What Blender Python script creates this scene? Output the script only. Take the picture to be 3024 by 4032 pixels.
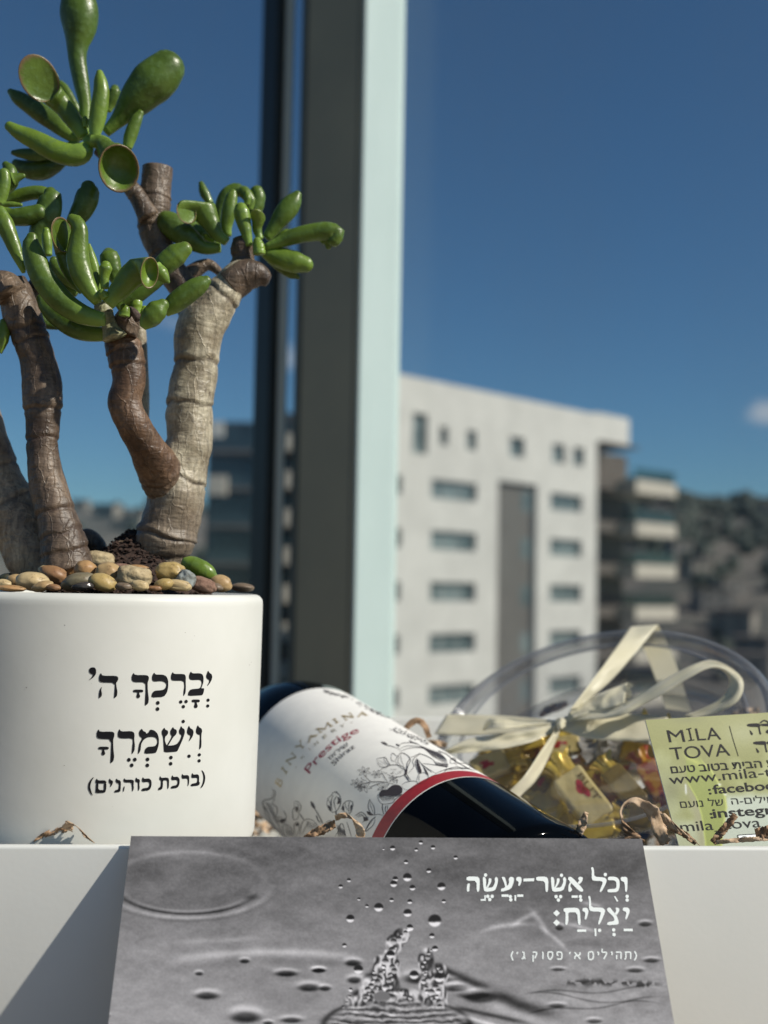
import bpy, math, random
import numpy as np
from mathutils import Vector, Matrix, noise
from mathutils.geometry import tessellate_polygon

# ------------------------------------------------------------------ camera
for o in list(bpy.data.objects):
    bpy.data.objects.remove(o, do_unlink=True)
SC = bpy.context.scene
COL = SC.collection
R_ = random.Random(7)
EYE = 1.2
FPX = 4557.0                      # focal length in photo pixels (3024 x 4032)
PITCH = math.atan(293.0 / FPX)
ROLL = math.radians(1.0)
CAM = Vector((0, 0, EYE))
FW = Vector((0, math.cos(PITCH), math.sin(PITCH)))
R0 = Vector((1, 0, 0)); U0 = Vector((0, -math.sin(PITCH), math.cos(PITCH)))
RT = R0 * math.cos(ROLL) + U0 * math.sin(ROLL)
UPV = -R0 * math.sin(ROLL) + U0 * math.cos(ROLL)
cd = bpy.data.cameras.new('camera')
cam = bpy.data.objects.new('camera', cd); COL.objects.link(cam)
cam.matrix_world = Matrix(((RT.x, UPV.x, -FW.x, CAM.x), (RT.y, UPV.y, -FW.y, CAM.y), (RT.z, UPV.z, -FW.z, CAM.z), (0, 0, 0, 1)))
cd.sensor_fit = 'VERTICAL'; cd.sensor_height = 36.0; cd.sensor_width = 27.0
cd.lens = FPX * 36.0 / 4032.0
cd.clip_start = 0.02; cd.clip_end = 20000
cd.dof.use_dof = True; cd.dof.focus_distance = 0.425
cd.dof.aperture_fstop = cd.lens / 4.7
SC.camera = cam

# ------------------------------------------------------------------ light
SUN = Vector((2.9, -1.0, 2.5)).normalized()
ELEV = math.asin(SUN.z)
W = bpy.data.worlds.new('World'); SC.world = W; W.use_nodes = True
wn = W.node_tree.nodes; wl = W.node_tree.links; wn.clear()
wout = wn.new('ShaderNodeOutputWorld'); bg = wn.new('ShaderNodeBackground'); sky = wn.new('ShaderNodeTexSky')
sky.sky_type = 'NISHITA'; sky.sun_disc = False; sky.sun_elevation = ELEV
sky.sun_rotation = math.atan2(SUN.x, SUN.y)
sky.altitude = 700; sky.air_density = 1.0; sky.dust_density = 0.35; sky.ozone_density = 2.2
bg.inputs['Strength'].default_value = 0.052
SKYTINT = (0.69, 1.06, 1.28)
tint = wn.new('ShaderNodeMix'); tint.data_type = 'RGBA'; tint.blend_type = 'MULTIPLY'; tint.inputs[0].default_value = 1.0
tint.inputs[7].default_value = (*SKYTINT, 1)
wl.new(sky.outputs[0], tint.inputs[6])
last = tint.outputs[2]
wtc = wn.new('ShaderNodeTexCoord')
def cloud(direction, rad, amount, last):
    d = wn.new('ShaderNodeVectorMath'); d.operation = 'SUBTRACT'; d.inputs[1].default_value = direction
    wl.new(wtc.outputs['Generated'], d.inputs[0])
    s = wn.new('ShaderNodeVectorMath'); s.operation = 'MULTIPLY'; s.inputs[1].default_value = (1 / rad[0], 1 / rad[0], 1 / rad[1])
    wl.new(d.outputs[0], s.inputs[0])
    ln = wn.new('ShaderNodeVectorMath'); ln.operation = 'LENGTH'; wl.new(s.outputs[0], ln.inputs[0])
    nz = wn.new('ShaderNodeTexNoise'); nz.inputs['Scale'].default_value = 34; nz.inputs['Detail'].default_value = 6
    wl.new(wtc.outputs['Generated'], nz.inputs['Vector'])
    ad = wn.new('ShaderNodeMath'); ad.operation = 'MULTIPLY_ADD'; ad.inputs[1].default_value = 1.5
    wl.new(nz.outputs[0], ad.inputs[0]); wl.new(ln.outputs['Value'], ad.inputs[2])
    mr = wn.new('ShaderNodeMapRange'); mr.inputs[1].default_value = 1.6; mr.inputs[2].default_value = 0.7
    mr.inputs[3].default_value = 0; mr.inputs[4].default_value = amount; mr.interpolation_type = 'SMOOTHSTEP'
    wl.new(ad.outputs[0], mr.inputs[0])
    mx = wn.new('ShaderNodeMix'); mx.data_type = 'RGBA'; wl.new(mr.outputs[0], mx.inputs[0]); wl.new(last, mx.inputs[6])
    mx.inputs[7].default_value = (9.0, 9.6, 10.4, 1)
    return mx.outputs[2]
def wdir(u, v):
    d = FW + RT * ((u - 1512) / FPX) - UPV * ((v - 2016) / FPX)
    return d.normalized()
last = cloud(wdir(3040, 1625), (0.032, 0.016), 0.7, last)
last = cloud(wdir(1110, 1400), (0.02, 0.02), 0.95, last)
last = cloud(wdir(680, 1270), (0.03, 0.012), 0.3, last)
wl.new(last, bg.inputs[0]); wl.new(bg.outputs[0], wout.inputs[0])
sd = bpy.data.lights.new('sun', 'SUN'); sd.energy = 4.9; sd.angle = math.radians(1.0); sd.color = (1.0, 0.94, 0.83)
sun = bpy.data.objects.new('sun', sd); COL.objects.link(sun)
sun.rotation_euler = SUN.to_track_quat('Z', 'Y').to_euler()
SC.view_settings.view_transform = 'Standard'; SC.view_settings.look = 'None'
SC.view_settings.exposure = 0.0; SC.view_settings.gamma = 1.0; SC.view_settings.use_curve_mapping = False
SC.render.engine = 'CYCLES'
SC.cycles.use_denoising = True
SC.cycles.max_bounces = 10; SC.cycles.transparent_max_bounces = 24

# ------------------------------------------------------------------ helpers
def ray(u, v):
    return FW + RT * ((u - 1512) / FPX) - UPV * ((v - 2016) / FPX)
def UP(u, v, y):
    d = ray(u, v); return CAM + d * (y / d.y)
def proj(p):
    q = p - CAM; z = q.dot(FW)
    return 1512 + FPX * q.dot(RT) / z, 2016 - FPX * q.dot(UPV) / z
class Crop:
    """photo crop: (x, y) in the crop -> photo pixels"""
    def __init__(s, ox, oy, k): s.ox, s.oy, s.k = ox, oy, k
    def __call__(s, x, y): return s.ox + x / s.k, s.oy + y / s.k
def obj(name, verts, faces, m=None, parent=None, smooth=True, colors=None):
    me = bpy.data.meshes.new(name)
    me.from_pydata([tuple(v) for v in verts], [], faces); me.validate(); me.update()
    if m: me.materials.append(m)
    if smooth: me.polygons.foreach_set('use_smooth', [True] * len(me.polygons))
    o = bpy.data.objects.new(name, me); COL.objects.link(o)
    if parent: o.parent = parent
    return o
def attr(o, name, vals):
    a = o.data.attributes.new(name, 'FLOAT', 'POINT'); a.data.foreach_set('value', vals); return o
def cattr(o, name, cols):
    a = o.data.color_attributes.new(name, 'FLOAT_COLOR', 'POINT')
    c = np.ones((len(cols), 4), dtype=np.float32); c[:, :3] = cols
    a.data.foreach_set('color', c.ravel()); return o
def tag(o, label, cat, group=None, kind=None):
    o['label'] = label; o['category'] = cat
    if group: o['group'] = group
    if kind: o['kind'] = kind
    return o
def empty(name, loc, label, cat, group=None):
    o = bpy.data.objects.new(name, None); COL.objects.link(o); o.empty_display_size = 0.02
    o.location = (0, 0, 0)
    return tag(o, label, cat, group)
class MB:
    def __init__(s): s.v = []; s.f = []
    def add(s, v, f):
        n = len(s.v); s.v += [Vector(x) for x in v]; s.f += [tuple(i + n for i in q) for q in f]
    def box(s, c, sx, sy, sz, M=None):
        vs = [Vector((x * sx / 2, y * sy / 2, z * sz / 2)) for x in (-1, 1) for y in (-1, 1) for z in (-1, 1)]
        if M is not None: vs = [M @ x for x in vs]
        s.add([x + Vector(c) for x in vs], [(0, 1, 3, 2), (4, 6, 7, 5), (0, 4, 5, 1), (2, 3, 7, 6), (0, 2, 6, 4), (1, 5, 7, 3)])
    def build(s, name, m, parent=None, smooth=False, bevel=0, seg=2):
        o = obj(name, s.v, s.f, m, parent, smooth)
        if bevel:
            b = o.modifiers.new('bevel', 'BEVEL'); b.width = bevel; b.segments = seg; b.limit_method = 'ANGLE'
        return o
def catmull(P, n):
    P = [np.array(p, float) for p in P]
    if len(P) < 3:
        return [P[0] + (P[-1] - P[0]) * t for t in np.linspace(0, 1, n)]
    Q = [2 * P[0] - P[1]] + P + [2 * P[-1] - P[-2]]
    L = [0]
    for a, b in zip(P[:-1], P[1:]): L.append(L[-1] + max(1e-9, np.linalg.norm((b - a)[:3])))
    out = []
    for s in np.linspace(0, L[-1], n):
        i = min(len(P) - 2, max(0, int(np.searchsorted(L, s, 'right')) - 1))
        t = (s - L[i]) / (L[i + 1] - L[i])
        p0, p1, p2, p3 = Q[i], Q[i + 1], Q[i + 2], Q[i + 3]
        out.append(0.5 * (2 * p1 + (p2 - p0) * t + (2 * p0 - 5 * p1 + 4 * p2 - p3) * t * t + (3 * p1 - p0 - 3 * p2 + p3) * t ** 3))
    return out
def frames(C):
    T = []
    for i in range(len(C)):
        d = C[min(i + 1, len(C) - 1)] - C[max(i - 1, 0)]
        T.append(d.normalized() if d.length > 1e-9 else Vector((0, 0, 1)))
    ref = Vector((0, 1, 0))
    n = ref - T[0] * ref.dot(T[0])
    if n.length < 1e-3: n = Vector((1, 0, 0)) - T[0] * T[0].x
    n.normalize(); N = [n]
    for i in range(1, len(C)):
        n = N[-1] - T[i] * N[-1].dot(T[i]); n.normalize(); N.append(n)
    return T, N, [t.cross(n) for t, n in zip(T, N)]

# materials
def mat(name, base=(0.5, 0.5, 0.5), rough=0.5, noise_amt=0.0, scale=50, c2=None, bump=0.0, bscale=None, spec=0.5, metal=0.0, coat=0.0, obj_space=True, detail=5, sss=0.0, sssr=0.002, lo=0.35, hi=0.65, rvar=0.0):
    m = bpy.data.materials.new(name); m.use_nodes = True
    nt = m.node_tree; n = nt.nodes; l = nt.links
    b = n['Principled BSDF']
    b.inputs['Base Color'].default_value = (*base, 1); b.inputs['Roughness'].default_value = rough
    b.inputs['Specular IOR Level'].default_value = spec; b.inputs['Metallic'].default_value = metal
    b.inputs['Coat Weight'].default_value = coat
    if sss:
        b.inputs['Subsurface Weight'].default_value = sss; b.inputs['Subsurface Scale'].default_value = sssr
        b.inputs['Subsurface Radius'].default_value = (1.0, 1.0, 0.6)
    tc = n.new('ShaderNodeTexCoord')
    if c2 is not None:
        nz = n.new('ShaderNodeTexNoise'); nz.inputs['Scale'].default_value = scale; nz.inputs['Detail'].default_value = detail
        l.new(tc.outputs['Object'], nz.inputs['Vector'])
        mr = n.new('ShaderNodeMapRange'); mr.inputs[1].default_value = lo; mr.inputs[2].default_value = hi
        l.new(nz.outputs[0], mr.inputs[0])
        mx = n.new('ShaderNodeMix'); mx.data_type = 'RGBA'; mx.inputs[6].default_value = (*base, 1); mx.inputs[7].default_value = (*c2, 1)
        l.new(mr.outputs[0], mx.inputs[0]); l.new(mx.outputs[2], b.inputs['Base Color'])
        if rvar:
            r2 = n.new('ShaderNodeMapRange'); r2.inputs[3].default_value = rough - rvar; r2.inputs[4].default_value = rough + rvar
            l.new(nz.outputs[0], r2.inputs[0]); l.new(r2.outputs[0], b.inputs['Roughness'])
    if bump:
        n2 = n.new('ShaderNodeTexNoise'); n2.inputs['Scale'].default_value = bscale or scale; n2.inputs['Detail'].default_value = 6
        l.new(tc.outputs['Object'], n2.inputs['Vector'])
        bp = n.new('ShaderNodeBump'); bp.inputs['Strength'].default_value = bump; bp.inputs['Distance'].default_value = 0.3 / (bscale or scale)
        l.new(n2.outputs[0], bp.inputs['Height']); l.new(bp.outputs[0], b.inputs['Normal'])
    return m
def S(r, g, b):
    f = lambda c: (c / 255) / 12.92 if c / 255 <= .04045 else ((c / 255 + .055) / 1.055) ** 2.4
    return (f(r), f(g), f(b))
def glassy(name, tintc, dust=0.0, ior_blend=0.3, rough=0.03, dustc=(0.6, 0.62, 0.6), strong=1.0):
    m = bpy.data.materials.new(name); m.use_nodes = True
    nt = m.node_tree; n = nt.nodes; l = nt.links; n.clear()
    out = n.new('ShaderNodeOutputMaterial'); tr = n.new('ShaderNodeBsdfTransparent'); tr.inputs[0].default_value = (*tintc, 1)
    gl = n.new('ShaderNodeBsdfGlossy'); gl.inputs['Roughness'].default_value = rough; gl.inputs[0].default_value = (1, 1, 1, 1)
    lw = n.new('ShaderNodeLayerWeight'); lw.inputs[0].default_value = ior_blend
    lw.inputs[0].default_value = 0.5
    pw = n.new('ShaderNodeMath'); pw.operation = 'POWER'; pw.inputs[1].default_value = 4.0; l.new(lw.outputs['Facing'], pw.inputs[0])
    mm = n.new('ShaderNodeMath'); mm.operation = 'MULTIPLY_ADD'; mm.inputs[1].default_value = 0.8 * strong; mm.inputs[2].default_value = 0.1 * ior_blend
    l.new(pw.outputs[0], mm.inputs[0])
    mx = n.new('ShaderNodeMixShader'); l.new(mm.outputs[0], mx.inputs[0]); l.new(tr.outputs[0], mx.inputs[1]); l.new(gl.outputs[0], mx.inputs[2])
    last = mx.outputs[0]
    if dust:
        df = n.new('ShaderNodeBsdfDiffuse'); df.inputs[0].default_value = (*dustc, 1)
        tc = n.new('ShaderNodeTexCoord'); nz = n.new('ShaderNodeTexNoise'); nz.inputs['Scale'].default_value = 7; nz.inputs['Detail'].default_value = 7
        mp = n.new('ShaderNodeMapping'); mp.inputs['Scale'].default_value = (1.5, 1, 0.6); l.new(tc.outputs['Object'], mp.inputs[0])
        l.new(mp.outputs[0], nz.inputs['Vector'])
        mr = n.new('ShaderNodeMapRange'); mr.inputs[1].default_value = 0.3; mr.inputs[2].default_value = 0.75; mr.inputs[3].default_value = dust * 0.35; mr.inputs[4].default_value = dust
        l.new(nz.outputs[0], mr.inputs[0])
        m2 = n.new('ShaderNodeMixShader'); l.new(mr.outputs[0], m2.inputs[0]); l.new(last, m2.inputs[1]); l.new(df.outputs[0], m2.inputs[2]); last = m2.outputs[0]
    l.new(last, out.inputs[0])
    return m
def print_mat(name, attrname, rough=0.5, grain=0.12, gscale=900):
    m = mat(name, rough=rough, spec=0.18); n = m.node_tree.nodes; l = m.node_tree.links
    a = n.new('ShaderNodeAttribute'); a.attribute_name = attrname
    tc = n.new('ShaderNodeTexCoord'); nz = n.new('ShaderNodeTexNoise'); nz.inputs['Scale'].default_value = gscale; nz.inputs['Detail'].default_value = 3
    l.new(tc.outputs['Object'], nz.inputs['Vector'])
    mr = n.new('ShaderNodeMapRange'); mr.inputs[1].default_value = 0.25; mr.inputs[2].default_value = 0.75; mr.inputs[3].default_value = 1 - grain; mr.inputs[4].default_value = 1 + grain
    l.new(nz.outputs[0], mr.inputs[0])
    mx = n.new('ShaderNodeVectorMath'); mx.operation = 'SCALE'; l.new(a.outputs['Color'], mx.inputs[0]); l.new(mr.outputs[0], mx.inputs['Scale'])
    l.new(mx.outputs[0], n['Principled BSDF'].inputs['Base Color'])
    return m

M_ceramic = mat('white_ceramic', (0.685, 0.685, 0.64), 0.5, c2=(0.615, 0.615, 0.565), scale=18, spec=0.3, bump=0.03, bscale=260)
M_box = mat('white_card_board', (0.75, 0.755, 0.715), 0.5, c2=(0.71, 0.715, 0.675), scale=14, bump=0.05, bscale=500)
M_ink = mat('black_ink', (0.008, 0.008, 0.01), 0.6, spec=0.15)
M_kraft = mat('kraft_paper', (0.40, 0.27, 0.165), 0.85, c2=(0.58, 0.43, 0.29), scale=320, bump=0.5, bscale=900)
M_kraft_dark = mat('brown_paper', (0.24, 0.145, 0.08), 0.8, c2=(0.36, 0.23, 0.135), scale=350, bump=0.5, bscale=900)
M_soil = mat('soil', (0.012, 0.007, 0.005), 0.95, c2=(0.06, 0.032, 0.022), scale=600, bump=0.9, bscale=900)
M_glass_bottle = mat('dark_bottle_glass', (0.0010, 0.0013, 0.0016), 0.045, c2=(0.0016, 0.0022, 0.0032), scale=40, spec=0.16, rvar=0.02)
M_glass_bottle.node_tree.nodes['Principled BSDF'].inputs['IOR'].default_value = 1.28
M_label = mat('label_paper', (0.83, 0.815, 0.765), 0.62, c2=(0.79, 0.775, 0.73), scale=160, bump=0.15, bscale=1500)
M_red = mat('red_band', (0.36, 0.022, 0.028), 0.5, c2=(0.30, 0.018, 0.026), scale=500)
M_gold_ink = mat('gold_ink', (0.42, 0.30, 0.12), 0.38, metal=0.35)
M_red_ink = mat('red_ink', (0.30, 0.03, 0.05), 0.5)
M_line_ink = mat('engraving_ink', (0.045, 0.035, 0.038), 0.55)
M_white_ink = mat('white_print', (0.80, 0.84, 0.82), 0.5)
M_lid = glassy('clear_plastic', (0.955, 0.957, 0.96), ior_blend=0.22, rough=0.06, dust=0.025, dustc=(0.8, 0.8, 0.8))
M_rim = glassy('clear_plastic_edge', (0.66, 0.67, 0.69), ior_blend=0.9, rough=0.07, dust=0.36, dustc=(0.34, 0.345, 0.36))
M_pane = glassy('dusty_window_glass', (0.975, 0.985, 0.985), dust=0.06, ior_blend=0.08, rough=0.02, strong=0.6)

# ================================================================== far setting
GROUND = EYE - 26.0
M_ground = mat('city_ground', (0.09, 0.085, 0.075), 0.9, c2=(0.05, 0.06, 0.045), scale=0.02)
g = MB(); g.add([(-9000, -9000, GROUND), (9000, -9000, GROUND), (9000, 12000, GROUND), (-9000, 12000, GROUND)], [(0, 1, 2, 3)])
go = g.build('ground', M_ground); go['kind'] = 'structure'

def hill_height(az, d):
    el = np.interp(az, [-60, -22, -15, -12, -8, 4, 10, 14, 18, 60], [2.0, 3.0, 3.35, 3.4, 3.3, 2.6, 3.6, 4.25, 3.95, 3.5])
    el += 0.18 * noise.noise(Vector((az * 0.35, 3.1, 0))) + 0.10 * noise.noise(Vector((az * 1.6, 9.1, 0)))
    top = math.tan(math.radians(el)) * 900 + 26
    t = np.clip((d - 210) / 690.0, 0, 1); t = t * t * (3 - 2 * t) if d < 900 else max(0.3, 1 - (d - 900) / 900.0)
    return GROUND - 1 + top * t + 5 * t * noise.noise(Vector((az * 0.6, d * 0.012, 1)))
M_hill = mat('scrub_hillside', (0.055, 0.055, 0.048), 0.95, c2=(0.145, 0.125, 0.108), scale=0.05, detail=7, lo=0.42, hi=0.62)
hv, hf = [], []
AZ = np.linspace(-55, 55, 221); DD = list(np.linspace(205, 900, 40)) + [1000, 1200, 1500, 1900]
for az in AZ:
    for d in DD:
        a = math.radians(az)
        hv.append((d * math.sin(a), d * math.cos(a), hill_height(az, d)))
nd = len(DD)
for i in range(len(AZ) - 1):
    for j in range(nd - 1):
        hf.append((i * nd + j, (i + 1) * nd + j, (i + 1) * nd + j + 1, i * nd + j + 1))
ho = obj('hills', hv, hf, M_hill); ho['kind'] = 'structure'

# tree cover on the hills reads as one mass
M_wood = mat('far_tree_cover', (0.032, 0.042, 0.036), 0.95, c2=(0.05, 0.058, 0.046), scale=0.1)
wb = MB()
for k in range(1500):
    az = R_.uniform(9, 24) if k < 1100 else R_.uniform(-24, -6)
    d = 260 + 640 * R_.random() ** 0.6
    if k < 1100 and noise.noise(Vector((az * 0.7, d * 0.006, 5))) + (d - 600) / 700 < R_.uniform(-0.35, 0.3): continue
    if k >= 1100 and R_.random() < 0.72: continue
    a = math.radians(az); c = Vector((d * math.sin(a), d * math.cos(a), hill_height(az, d)))
    r = R_.uniform(2.2, 5.0); n = 7
    vs = []; fs = []
    for i, (zz, rr) in enumerate(((0.0, 0.6), (0.7, 1.0), (1.5, 0.8), (2.1, 0.3))):
        for q in range(n):
            w = r * rr * R_.uniform(0.75, 1.2); t = 2 * math.pi * q / n
            vs.append(c + Vector((w * math.cos(t), w * math.sin(t), r * zz * 0.8)))
    for i in range(3):
        for q in range(n): fs.append((i * n + q, i * n + (q + 1) % n, (i + 1) * n + (q + 1) % n, (i + 1) * n + q))
    fs.append(tuple(3 * n + q for q in range(n)))
    wb.add(vs, fs)
wo = wb.build('hillside_woods', M_wood, smooth=False); wo['kind'] = 'stuff'
wo['label'] = 'dark scattered tree cover over the far hillsides'

# pale houses scattered on the hillsides
M_house = [mat('hill_house_wall', (0.20, 0.18, 0.155), 0.9, c2=(0.26, 0.235, 0.20), scale=0.5), mat('hill_house_wall_grey', (0.13, 0.125, 0.12), 0.9, c2=(0.17, 0.16, 0.15), scale=0.5)]
M_hroof = mat('hill_house_roof', (0.12, 0.105, 0.095), 0.9, c2=(0.15, 0.12, 0.10), scale=0.5)
M_hwin = mat('hill_house_window', (0.02, 0.025, 0.03), 0.3)
def house(az, d, w, dp, h, rot, label, group, mi):
    a = math.radians(az); c = Vector((d * math.sin(a), d * math.cos(a), hill_height(az, d) - 1.5))
    M = Matrix.Rotation(rot, 3, 'Z')
    root = empty('hillside_house', c, label, 'house', group)
    b = MB(); b.box(c + Vector((0, 0, h / 2)), w, dp, h, M); b.build('wall', M_house[mi], root)
    b = MB(); b.box(c + Vector((0, 0, h + 0.4)), w + 0.8, dp + 0.8, 0.8, M); b.build('roof', M_hroof, root)
    for fl in range(int(h // 3)):
        for k in range(2):
            b = MB(); b.box(c + M @ Vector(((k - 0.5) * w * 0.45, -dp / 2 - 0.03, 1.8 + fl * 3)), w * 0.18, 0.2, 1.3, M); b.build('window', M_hwin, root)
for k in range(20):
    house(12.6 + (k * 0.618 % 1) * 6.3, 300 + (k * 0.37 % 1) * 420, R_.uniform(8, 14), R_.uniform(7, 10), R_.choice([5, 7, 9]), R_.uniform(-.5, .5),
          'small blurred stone house on the dark hillside right of the white block', 'houses on the right hillside', k % 2)
for k in range(10):
    house(-16 + (k * 0.618 % 1) * 5.5, 520 + (k * 0.41 % 1) * 330, R_.uniform(9, 15), R_.uniform(7, 10), R_.choice([5, 7, 9]), R_.uniform(-.4, .4),
          'small blurred pale house on the low hill seen between the plant stems', 'houses on the left hill', k % 2)

# ------------------------------------------------------------------ white apartment block
M_stone = mat('white_stone_cladding', (0.56, 0.55, 0.51), 0.85, c2=(0.49, 0.48, 0.445), scale=0.55, detail=8, bump=0.1, bscale=3)
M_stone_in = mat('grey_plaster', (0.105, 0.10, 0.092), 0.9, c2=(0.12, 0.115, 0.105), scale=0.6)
M_bwin = mat('block_window_glass', (0.07, 0.10, 0.105), 0.18, c2=(0.17, 0.21, 0.21), scale=0.9, detail=1)
M_slab = mat('balcony_slab', (0.46, 0.42, 0.35), 0.85, c2=(0.41, 0.375, 0.315), scale=0.8)
M_railg = glassy('balcony_glass', (0.50, 0.62, 0.60), ior_blend=0.25, dust=0.10, dustc=(0.20, 0.27, 0.26))
M_wing_shade = mat('wing_shade_tone', (0.085, 0.07, 0.058), 0.9, c2=(0.10, 0.088, 0.076), scale=0.7)  # dark brown stands in for the shadow on the recessed wing
bp0 = Vector((4.26, 70.8, 0)); bdir = Vector((1, 1.006, 0)).normalized(); bnor = Vector((1.006, -1, 0)).normalized()
def fs_at(u):                     # photo column (1659 scale) on the facade -> metres along it
    k = (u - 829.5) / 2500.0; k += 0.0175 * 0
    # (4.26+bx s)/(70.8+by s)=k
    return (k * 70.8 - 4.26) / (bdir.x - k * bdir.y)
def fz_at(u, v, s):               # height on facade at that column
    P = bp0 + bdir * s
    d = ray(u * 3024 / 1659, v * 3024 / 1659); return EYE + d.z / d.y * P.y
def fpt(s, z, off=0.0): return bp0 + bdir * s + bnor * off + Vector((0, 0, z))
block = empty('apartment_block', bp0, 'tall white stone apartment block with dark window rows and right balconies', 'building')
def wall_holes(s0, s1, z0, z1, holes, off, depth):
    S_ = sorted({s0, s1, *[h[0] for h in holes], *[h[1] for h in holes]}); Z_ = sorted({z0, z1, *[h[2] for h in holes], *[h[3] for h in holes]})
    S_ = [x for x in S_ if s0 <= x <= s1]; Z_ = [x for x in Z_ if z0 <= x <= z1]
    b = MB()
    for a, c in zip(S_[:-1], S_[1:]):
        for e, f in zip(Z_[:-1], Z_[1:]):
            ms, mz = (a + c) / 2, (e + f) / 2
            if any(h[0] < ms < h[1] and h[2] < mz < h[3] for h in holes): continue
            b.add([fpt(a, e, off), fpt(c, e, off), fpt(c, f, off), fpt(a, f, off)], [(0, 1, 2, 3)])
    for h in holes:
        q = [(h[0], h[2]), (h[1], h[2]), (h[1], h[3]), (h[0], h[3])]
        for i in range(4):
            a, c = q[i], q[(i + 1) % 4]
            b.add([fpt(*a, off), fpt(*c, off), fpt(*c, off - depth), fpt(*a, off - depth)], [(0, 1, 2, 3)])
    return b
sL = -6.5; sR = fs_at(1290)
ztop = fz_at(1082, 853, fs_at(1082))
FL = 3.1
def rect(u0, u1, v0, v1):
    s0, s1 = fs_at(u0), fs_at(u1); sm = (s0 + s1) / 2; um = (u0 + u1) / 2
    return [s0, s1, fz_at(um, v1, sm), fz_at(um, v0, sm)]
wins = []
lw = rect(932, 1030, 1040, 1080); rw = rect(1190, 1258, 1067, 1102); ew = rect(838, 867, 1032, 1074)
zw0, zw1 = lw[2], lw[3]
for k in range(9):
    for r in (lw, rw, ew): wins.append([r[0], r[1], zw0 - FL * k, zw1 - FL * k])
for u0, u1, v0, v1 in ((889, 921, 893, 980), (948, 966, 922, 962), (1007, 1028, 930, 972), (1101, 1132, 945, 987), (1193, 1220, 960, 1000), (1239, 1262, 967, 1006)):
    wins.append(rect(u0, u1, v0, v1))
rec = rect(1076, 1160, 1043, 1500); rec[2] = GROUND + 3
b = wall_holes(sL, sR, GROUND, ztop, wins + [rec], 0, 0.35)
sc0 = fs_at(883)
# roof top and the parapet, body behind
b.add([fpt(sL, ztop), fpt(sR, ztop), fpt(sR, ztop, -5), fpt(sL, ztop, -5)], [(0, 1, 2, 3)])
b.add([fpt(sR, GROUND), fpt(sR, GROUND, -5), fpt(sR, ztop, -5), fpt(sR, ztop)], [(0, 1, 2, 3)])
b.add([fpt(sL, GROUND, -5), fpt(sL, GROUND), fpt(sL, ztop), fpt(sL, ztop, -5)], [(0, 1, 2, 3)])
b.add([fpt(sR, GROUND, -5), fpt(sL, GROUND, -5), fpt(sL, ztop, -5), fpt(sR, ztop, -5)], [(0, 1, 2, 3)])
b.build('wall', M_stone, block)
M_mull = mat('block_window_frame', (0.30, 0.31, 0.30), 0.5)
for h in wins:
    q = MB(); q.add([fpt(h[0], h[2], -.33), fpt(h[1], h[2], -.33), fpt(h[1], h[3], -.33), fpt(h[0], h[3], -.33)], [(0, 1, 2, 3)])
    w_ = q.build('window', M_bwin, block)
    if h[1] - h[0] > 1.5:
        q = MB()
        for t in (0.33, 0.66):
            sm = h[0] + (h[1] - h[0]) * t
            q.add([fpt(sm - .04, h[2], -.30), fpt(sm + .04, h[2], -.30), fpt(sm + .04, h[3], -.30), fpt(sm - .04, h[3], -.30)], [(0, 1, 2, 3)])
        q.build('frame', M_mull, w_)
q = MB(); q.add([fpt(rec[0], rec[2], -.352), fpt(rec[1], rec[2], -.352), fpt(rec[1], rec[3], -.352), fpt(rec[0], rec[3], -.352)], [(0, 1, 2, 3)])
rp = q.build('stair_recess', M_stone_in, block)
for k in range(8):
    z = zw1 - FL * k - 0.1; q = MB()
    a, c = rec[0] + (rec[1] - rec[0]) * 0.72, rec[0] + (rec[1] - rec[0]) * 0.93
    q.add([fpt(a, z - 1.3, -.34), fpt(c, z - 1.3, -.34), fpt(c, z, -.34), fpt(a, z, -.34)], [(0, 1, 2, 3)]); q.build('window', M_bwin, rp)
# right wing with the balconies
sW0, sW1, sW2 = sR + 0.25, fs_at(1366), fs_at(1450)
zwt = fz_at(1330, 897, (sW0 + sW1) / 2); zwb = fz_at(1330, 958, (sW0 + sW1) / 2)
def bar(s0, s1, z0, z1, o0, o1):
    q = MB(); P = [fpt(s, z, o) for s in (s0, s1) for o in (o0, o1) for z in (z0, z1)]
    q.add(P, [(0, 1, 3, 2), (4, 6, 7, 5), (0, 4, 5, 1), (2, 3, 7, 6), (0, 2, 6, 4), (1, 5, 7, 3)]); return q
bar(sW0, sW1, zwb, zwt, -7, -0.25).build('roof_block', M_stone, block)
bar(sR, sW1 + 3.0, GROUND, zwb - 3.6, -8, -2.7).build('rear_wall', M_wing_shade, block)
bar(sR + .02, sW1 + 4.0, zwb - 3.6, zwb - .2, -8, -3.0).build('penthouse_wall', M_wing_shade, block)
bar(sW0, sW1 + 0.6, zwb - 0.16, zwb - 0.02, -7, 0.25).build('canopy', M_wing_shade, block)
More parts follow.
